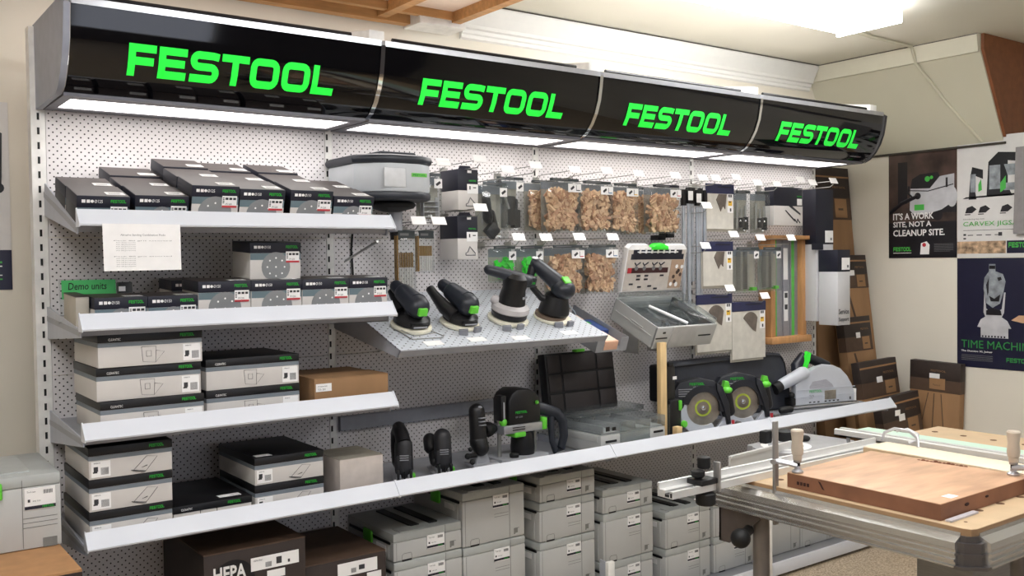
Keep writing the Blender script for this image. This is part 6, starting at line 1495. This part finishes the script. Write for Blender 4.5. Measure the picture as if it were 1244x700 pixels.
# pale board behind the slab
t = thing('melamine_board', 'long pale board lying behind the hardwood slab on the work table', 'board', (1.835, -2.75, TZ+0.0005), (0, 0, R(-1.0)))
g = G(); g.box(0.0, 0.115, 0, 1.02, 0, 0.036, bev=0.001); g.build('board', whiteboard, t)
g = G(); g.box(-0.0008, 0.001, -0.0005, 1.0205, 0.001, 0.033); g.build('raw_edge', mat('raw_board_edge', (190, 168, 136), 0.7), t, smooth=False)
# guide fence rail with stop
t = thing('fence_rail', 'silver aluminium fence rail with T slot across the far side of the work table', 'rail', (1.08, -1.715, 0.9005))
RS = [(0.0, 0.0), (0.0, 0.018), (0.010, 0.018), (0.010, 0.011), (0.026, 0.011), (0.026, 0.018), (0.030, 0.018), (0.046, 0.018), (0.046, 0.033), (0.052, 0.034), (0.052, 0.0)]
g = G(); g.prism(RS, 'x', 0.0, 0.93); g.build('rail', alw, t, angle=20)
g = G(); g.box(-0.0008, 0.0, 0.012, 0.026, 0.003, 0.010); g.box(-0.0008, 0.0, 0.003, 0.008, 0.003, 0.014); g.box(0, 0.93, 0.0105, 0.0255, 0.0108, 0.0114); g.build('slot_shadow', mat('slot_shade_paint', (48, 46, 46), 0.5), t, smooth=False)  # dark strips painted as shade in the slot and open rail end
t = thing('fence_stop', 'black flip stop with silver plate clamped on the fence rail', 'stop', (1.215, -1.715, 0.908))
t.scale = (0.8, 0.8, 0.8)
g = G(); g.box(-0.045, 0.030, -0.006, 0.060, 0.012, 0.030, bev=0.003); g.build('slide_block', black, t)
g = G(); g.box(0.028, 0.036, -0.014, 0.014, -0.014, 0.080, bev=0.002); g.build('stop_plate', mat('stop_steel', (176, 174, 172), 0.35, 0.7), t)
g = G(); g.lathe([(0.017, 0.035), (0.022, 0.040), (0.022, 0.054), (0.014, 0.058)], (-0.026, 0.028, 0), n=16); g.lathe([(0.010, 0.02), (0.010, 0.04)], (-0.026, 0.028, 0), n=12); g.lathe([(0.018, 0.058), (0.021, 0.062), (0.021, 0.092), (0.018, 0.094)], (0.008, 0.034, 0), n=18); g.build('adjusting_knob', blackm, t)
g = G(); g.lathe([(0.028, -0.055), (0.032, -0.05), (0.032, -0.020), (0.026, -0.016)], (0.0, 0.02, 0), n=20); g.build('lower_knob', blackm, t)
# screw clamps
def clamp(label, foot, rodx, rody, top, armz, htop):
    t = thing('screw_clamp', label, 'clamp', (rodx, rody, TZ)); fx, fy = foot[0]-rodx, foot[1]-rody; fz = 0.0385
    g = G(); g.box(-0.008, 0.008, -0.004, 0.004, -0.10, top-TZ, bev=0.0015); g.build('bar', alud, t)
    g = G(); g.tube([(-0.012, -0.002, armz-0.002), (0.0, 0.0, armz), (fx*0.5, fy*0.5, armz-0.004), (fx, fy, armz-0.008)], [0.009, 0.010, 0.009, 0.011], 12, sq=0.75); g.build('arm', silver, t)
    g = G(); g.cyl((fx, fy, fz+0.012), (fx, fy, htop-0.075), 0.007, n=12); g.build('spindle', blackm, t)
    g = G(); g.lathe([(0.0145, fz+0.001), (0.015, fz+0.005), (0.008, fz+0.010), (0.007, fz+0.018)], (fx, fy, 0), n=18); g.build('foot_pad', silver, t)
    g = G(); g.lathe([(0.011, htop-0.078), (0.012, htop-0.066), (0.014, htop-0.064), (0.0155, htop-0.052), (0.0135, htop-0.03), (0.0165, htop-0.004), (0.014, htop)], (fx, fy, 0), n=18); g.build('handle', handlew, t)
    g = G(); g.lathe([(0.010, htop-0.084), (0.0105, htop-0.070)], (fx, fy, 0), n=16); g.build('ferrule', alud, t)
    return t
clamp('screw clamp with pale handle gripping the left corner of the slab', (1.416, -1.828), 1.387, -1.782, 1.068, 0.066, 0.150)
clamp('screw clamp with pale handle gripping the slab at the right edge of the picture', (1.800, -2.185), 1.80, -2.24, 1.05, 0.066, 0.150)
# silver hose loop
t = thing('hose_loop', 'silver twisted strap loops standing on the pale board', 'strap', (1.96, -1.80, TZ+0.036))
g = G(); pts = [(0.01, 0.085, 0.0), (0.015, 0.08, 0.025), (0.02, 0.05, 0.040), (0.02, 0.0, 0.038), (0.005, -0.03, 0.026), (-0.005, -0.04, 0.0)]
g.tube(pts, 0.005, 8, sq=0.5); g.tube([(0.03, 0.05, 0.03), (0.04, 0.02, 0.042), (0.045, -0.01, 0.03), (0.04, -0.012, 0.012), (0.01, 0.0, 0.006)], 0.0045, 8, sq=0.5); g.build('strap', hosem, t, angle=50)

# second table with long guide rail
t = thing('work_table', 'second work table behind with perforated top under the long green edged guide rail', 'table', (2.15, -2.9, FZ))
g = G(); g.box(-0.03, 0.37, -0.3, 1.32, TZ-0.018-FZ, TZ-FZ-0.0004, bev=0.001); tp = g.build('fibreboard_top', mdf, t)
g = G()
for j in range(16):
    g.lathe([(0.010, -0.0005), (0.010, 0.0004)], (0.262, -0.2+j*0.098, TZ-FZ), 'z', 18)
g.build('bench_dog_holes', MATS['hole_shadow_brown'], tp, smooth=False)
g = G(); g.box(-0.05, -0.03, -0.3, 1.32, TZ-0.09-FZ, TZ-0.01-FZ, bev=0.002); g.build('side_profile', alu, t, smooth=False)
g = G(); g.box(-0.03, 0.37, 1.32, 1.34, TZ-0.09-FZ, TZ-0.01-FZ, bev=0.002); g.build('side_profile', alu, t, smooth=False)
for a, b in ((0.02, 0.88), (0.32, 0.98), (0.02, 0.1), (0.30, 0.1)):
    g = G(); g.cyl((a, b, 0), (a, b, TZ-0.06-FZ), 0.02, n=16); g.build('leg', alud, t)
t = thing('guide_rail', 'long aluminium guide rail with mint green glide strip on the second work table', 'rail', (2.105, -3.1, TZ+0.0005), (0, 0, 0))
g = G(); g.box(0.0, 0.19, 0, 1.645, 0.0, 0.004); g.prism([(0.0, 0.0), (0.0, 0.020), (0.010, 0.022), (0.012, 0.012), (0.028, 0.012), (0.030, 0.022), (0.045, 0.022), (0.047, 0.0)], 'y', 0, 1.645); 
g.box(0.075, 0.082, 0, 1.645, 0.004, 0.012); g.build('rail', alw, t, smooth=False)
g = G(); g.box(0.088, 0.188, 0, 1.642, 0.004, 0.0055); g.box(0.050, 0.073, 0, 1.642, 0.004, 0.0055); g.build('glide_strip', greenr, t, smooth=False)
g = G(); g.cyl((2.118, -1.50, 0.83), (2.118, -1.50, 0.90), 0.006, n=10); tag(g.build('rail_pin', silver), 'small silver pin under the end of the long guide rail', 'pin')

# grey machine with dial between table and shelves
t = thing('table_machine', 'grey metal machine with round dial and black knobs beyond the work table fence', 'machine', (2.13, -1.27, 0.0), (0, 0, R(4)))
zt = 0.84; KS = 0.88
g = G(); g.box(-0.10, 0.24, -0.10, 0.12, zt-0.075, zt-0.004, bev=0.006); g.build('body', mat('cast_grey', (170, 170, 172), 0.4, 0.2), t)
g = G(); g.lathe([(0.105, zt-0.035), (0.112, zt-0.028), (0.112, zt-0.004), (0.10, zt)], (-0.04, 0.0, 0), n=48); g.build('round_dial', mat('cast_grey', (170, 170, 172)), t)
g = G(); g.lathe([(0.085, zt-0.001), (0.085, zt+0.0012)], (-0.04, 0.0, 0), n=40); g.lathe([(0.06, zt), (0.06, zt+0.0022)], (-0.04, 0.0, 0), n=40, mi=1); g.build('dial_scale', [whitep, grays], t, smooth=False)
for q in range(4):
    g = G()
    if q == 0: g.lathe([(0.02, zt), (0.028, zt+0.006), (0.030, zt+0.035), (0.02, zt+0.04)], (0.03, 0.05, 0), n=20)
    if q == 1: g.box(-0.07, -0.03, 0.06, 0.09, zt, zt+0.045, bev=0.006)
    if q == 2: g.ball((0.10, 0.02, zt+0.004), (0.03, 0.02, 0.012), 14)
    if q == 3: g.lathe([(0.028, zt-0.07), (0.035, zt-0.06), (0.035, zt-0.02), (0.02, zt-0.015)], (-0.09, -0.10, 0), n=20)
    g.build('black_knob', blackm, t)
g = G(); g.tube([(0.14, -0.1022, zt-0.03), (0.16, -0.1022, zt-0.045), (0.20, -0.1022, zt-0.025), (0.21, -0.1022, zt-0.04)], 0.002, 6); g.build('outline_mark', inkm, t)
g = G(); g.box(-0.16, -0.13, -0.345, 0.02, zt-0.060, zt-0.038); g.box(-0.16, -0.09, -0.01, 0.02, zt-0.060, zt-0.038); g.build('support_arm', alud, t, smooth=False)
AT = Matrix.Translation((-0.12, -0.02, zt-0.010)) @ Matrix.Rotation(R(2), 4, 'Z')
g = G(); g.box(-0.30, 0.06, -0.02, -0.012, -0.012, 0.035, T=AT); g.box(-0.30, 0.06, -0.02, 0.012, -0.012, -0.006, T=AT); g.box(-0.30, 0.06, -0.024, -0.02, 0.026, 0.035, T=AT); g.build('fence_arm', alw, t, smooth=False)
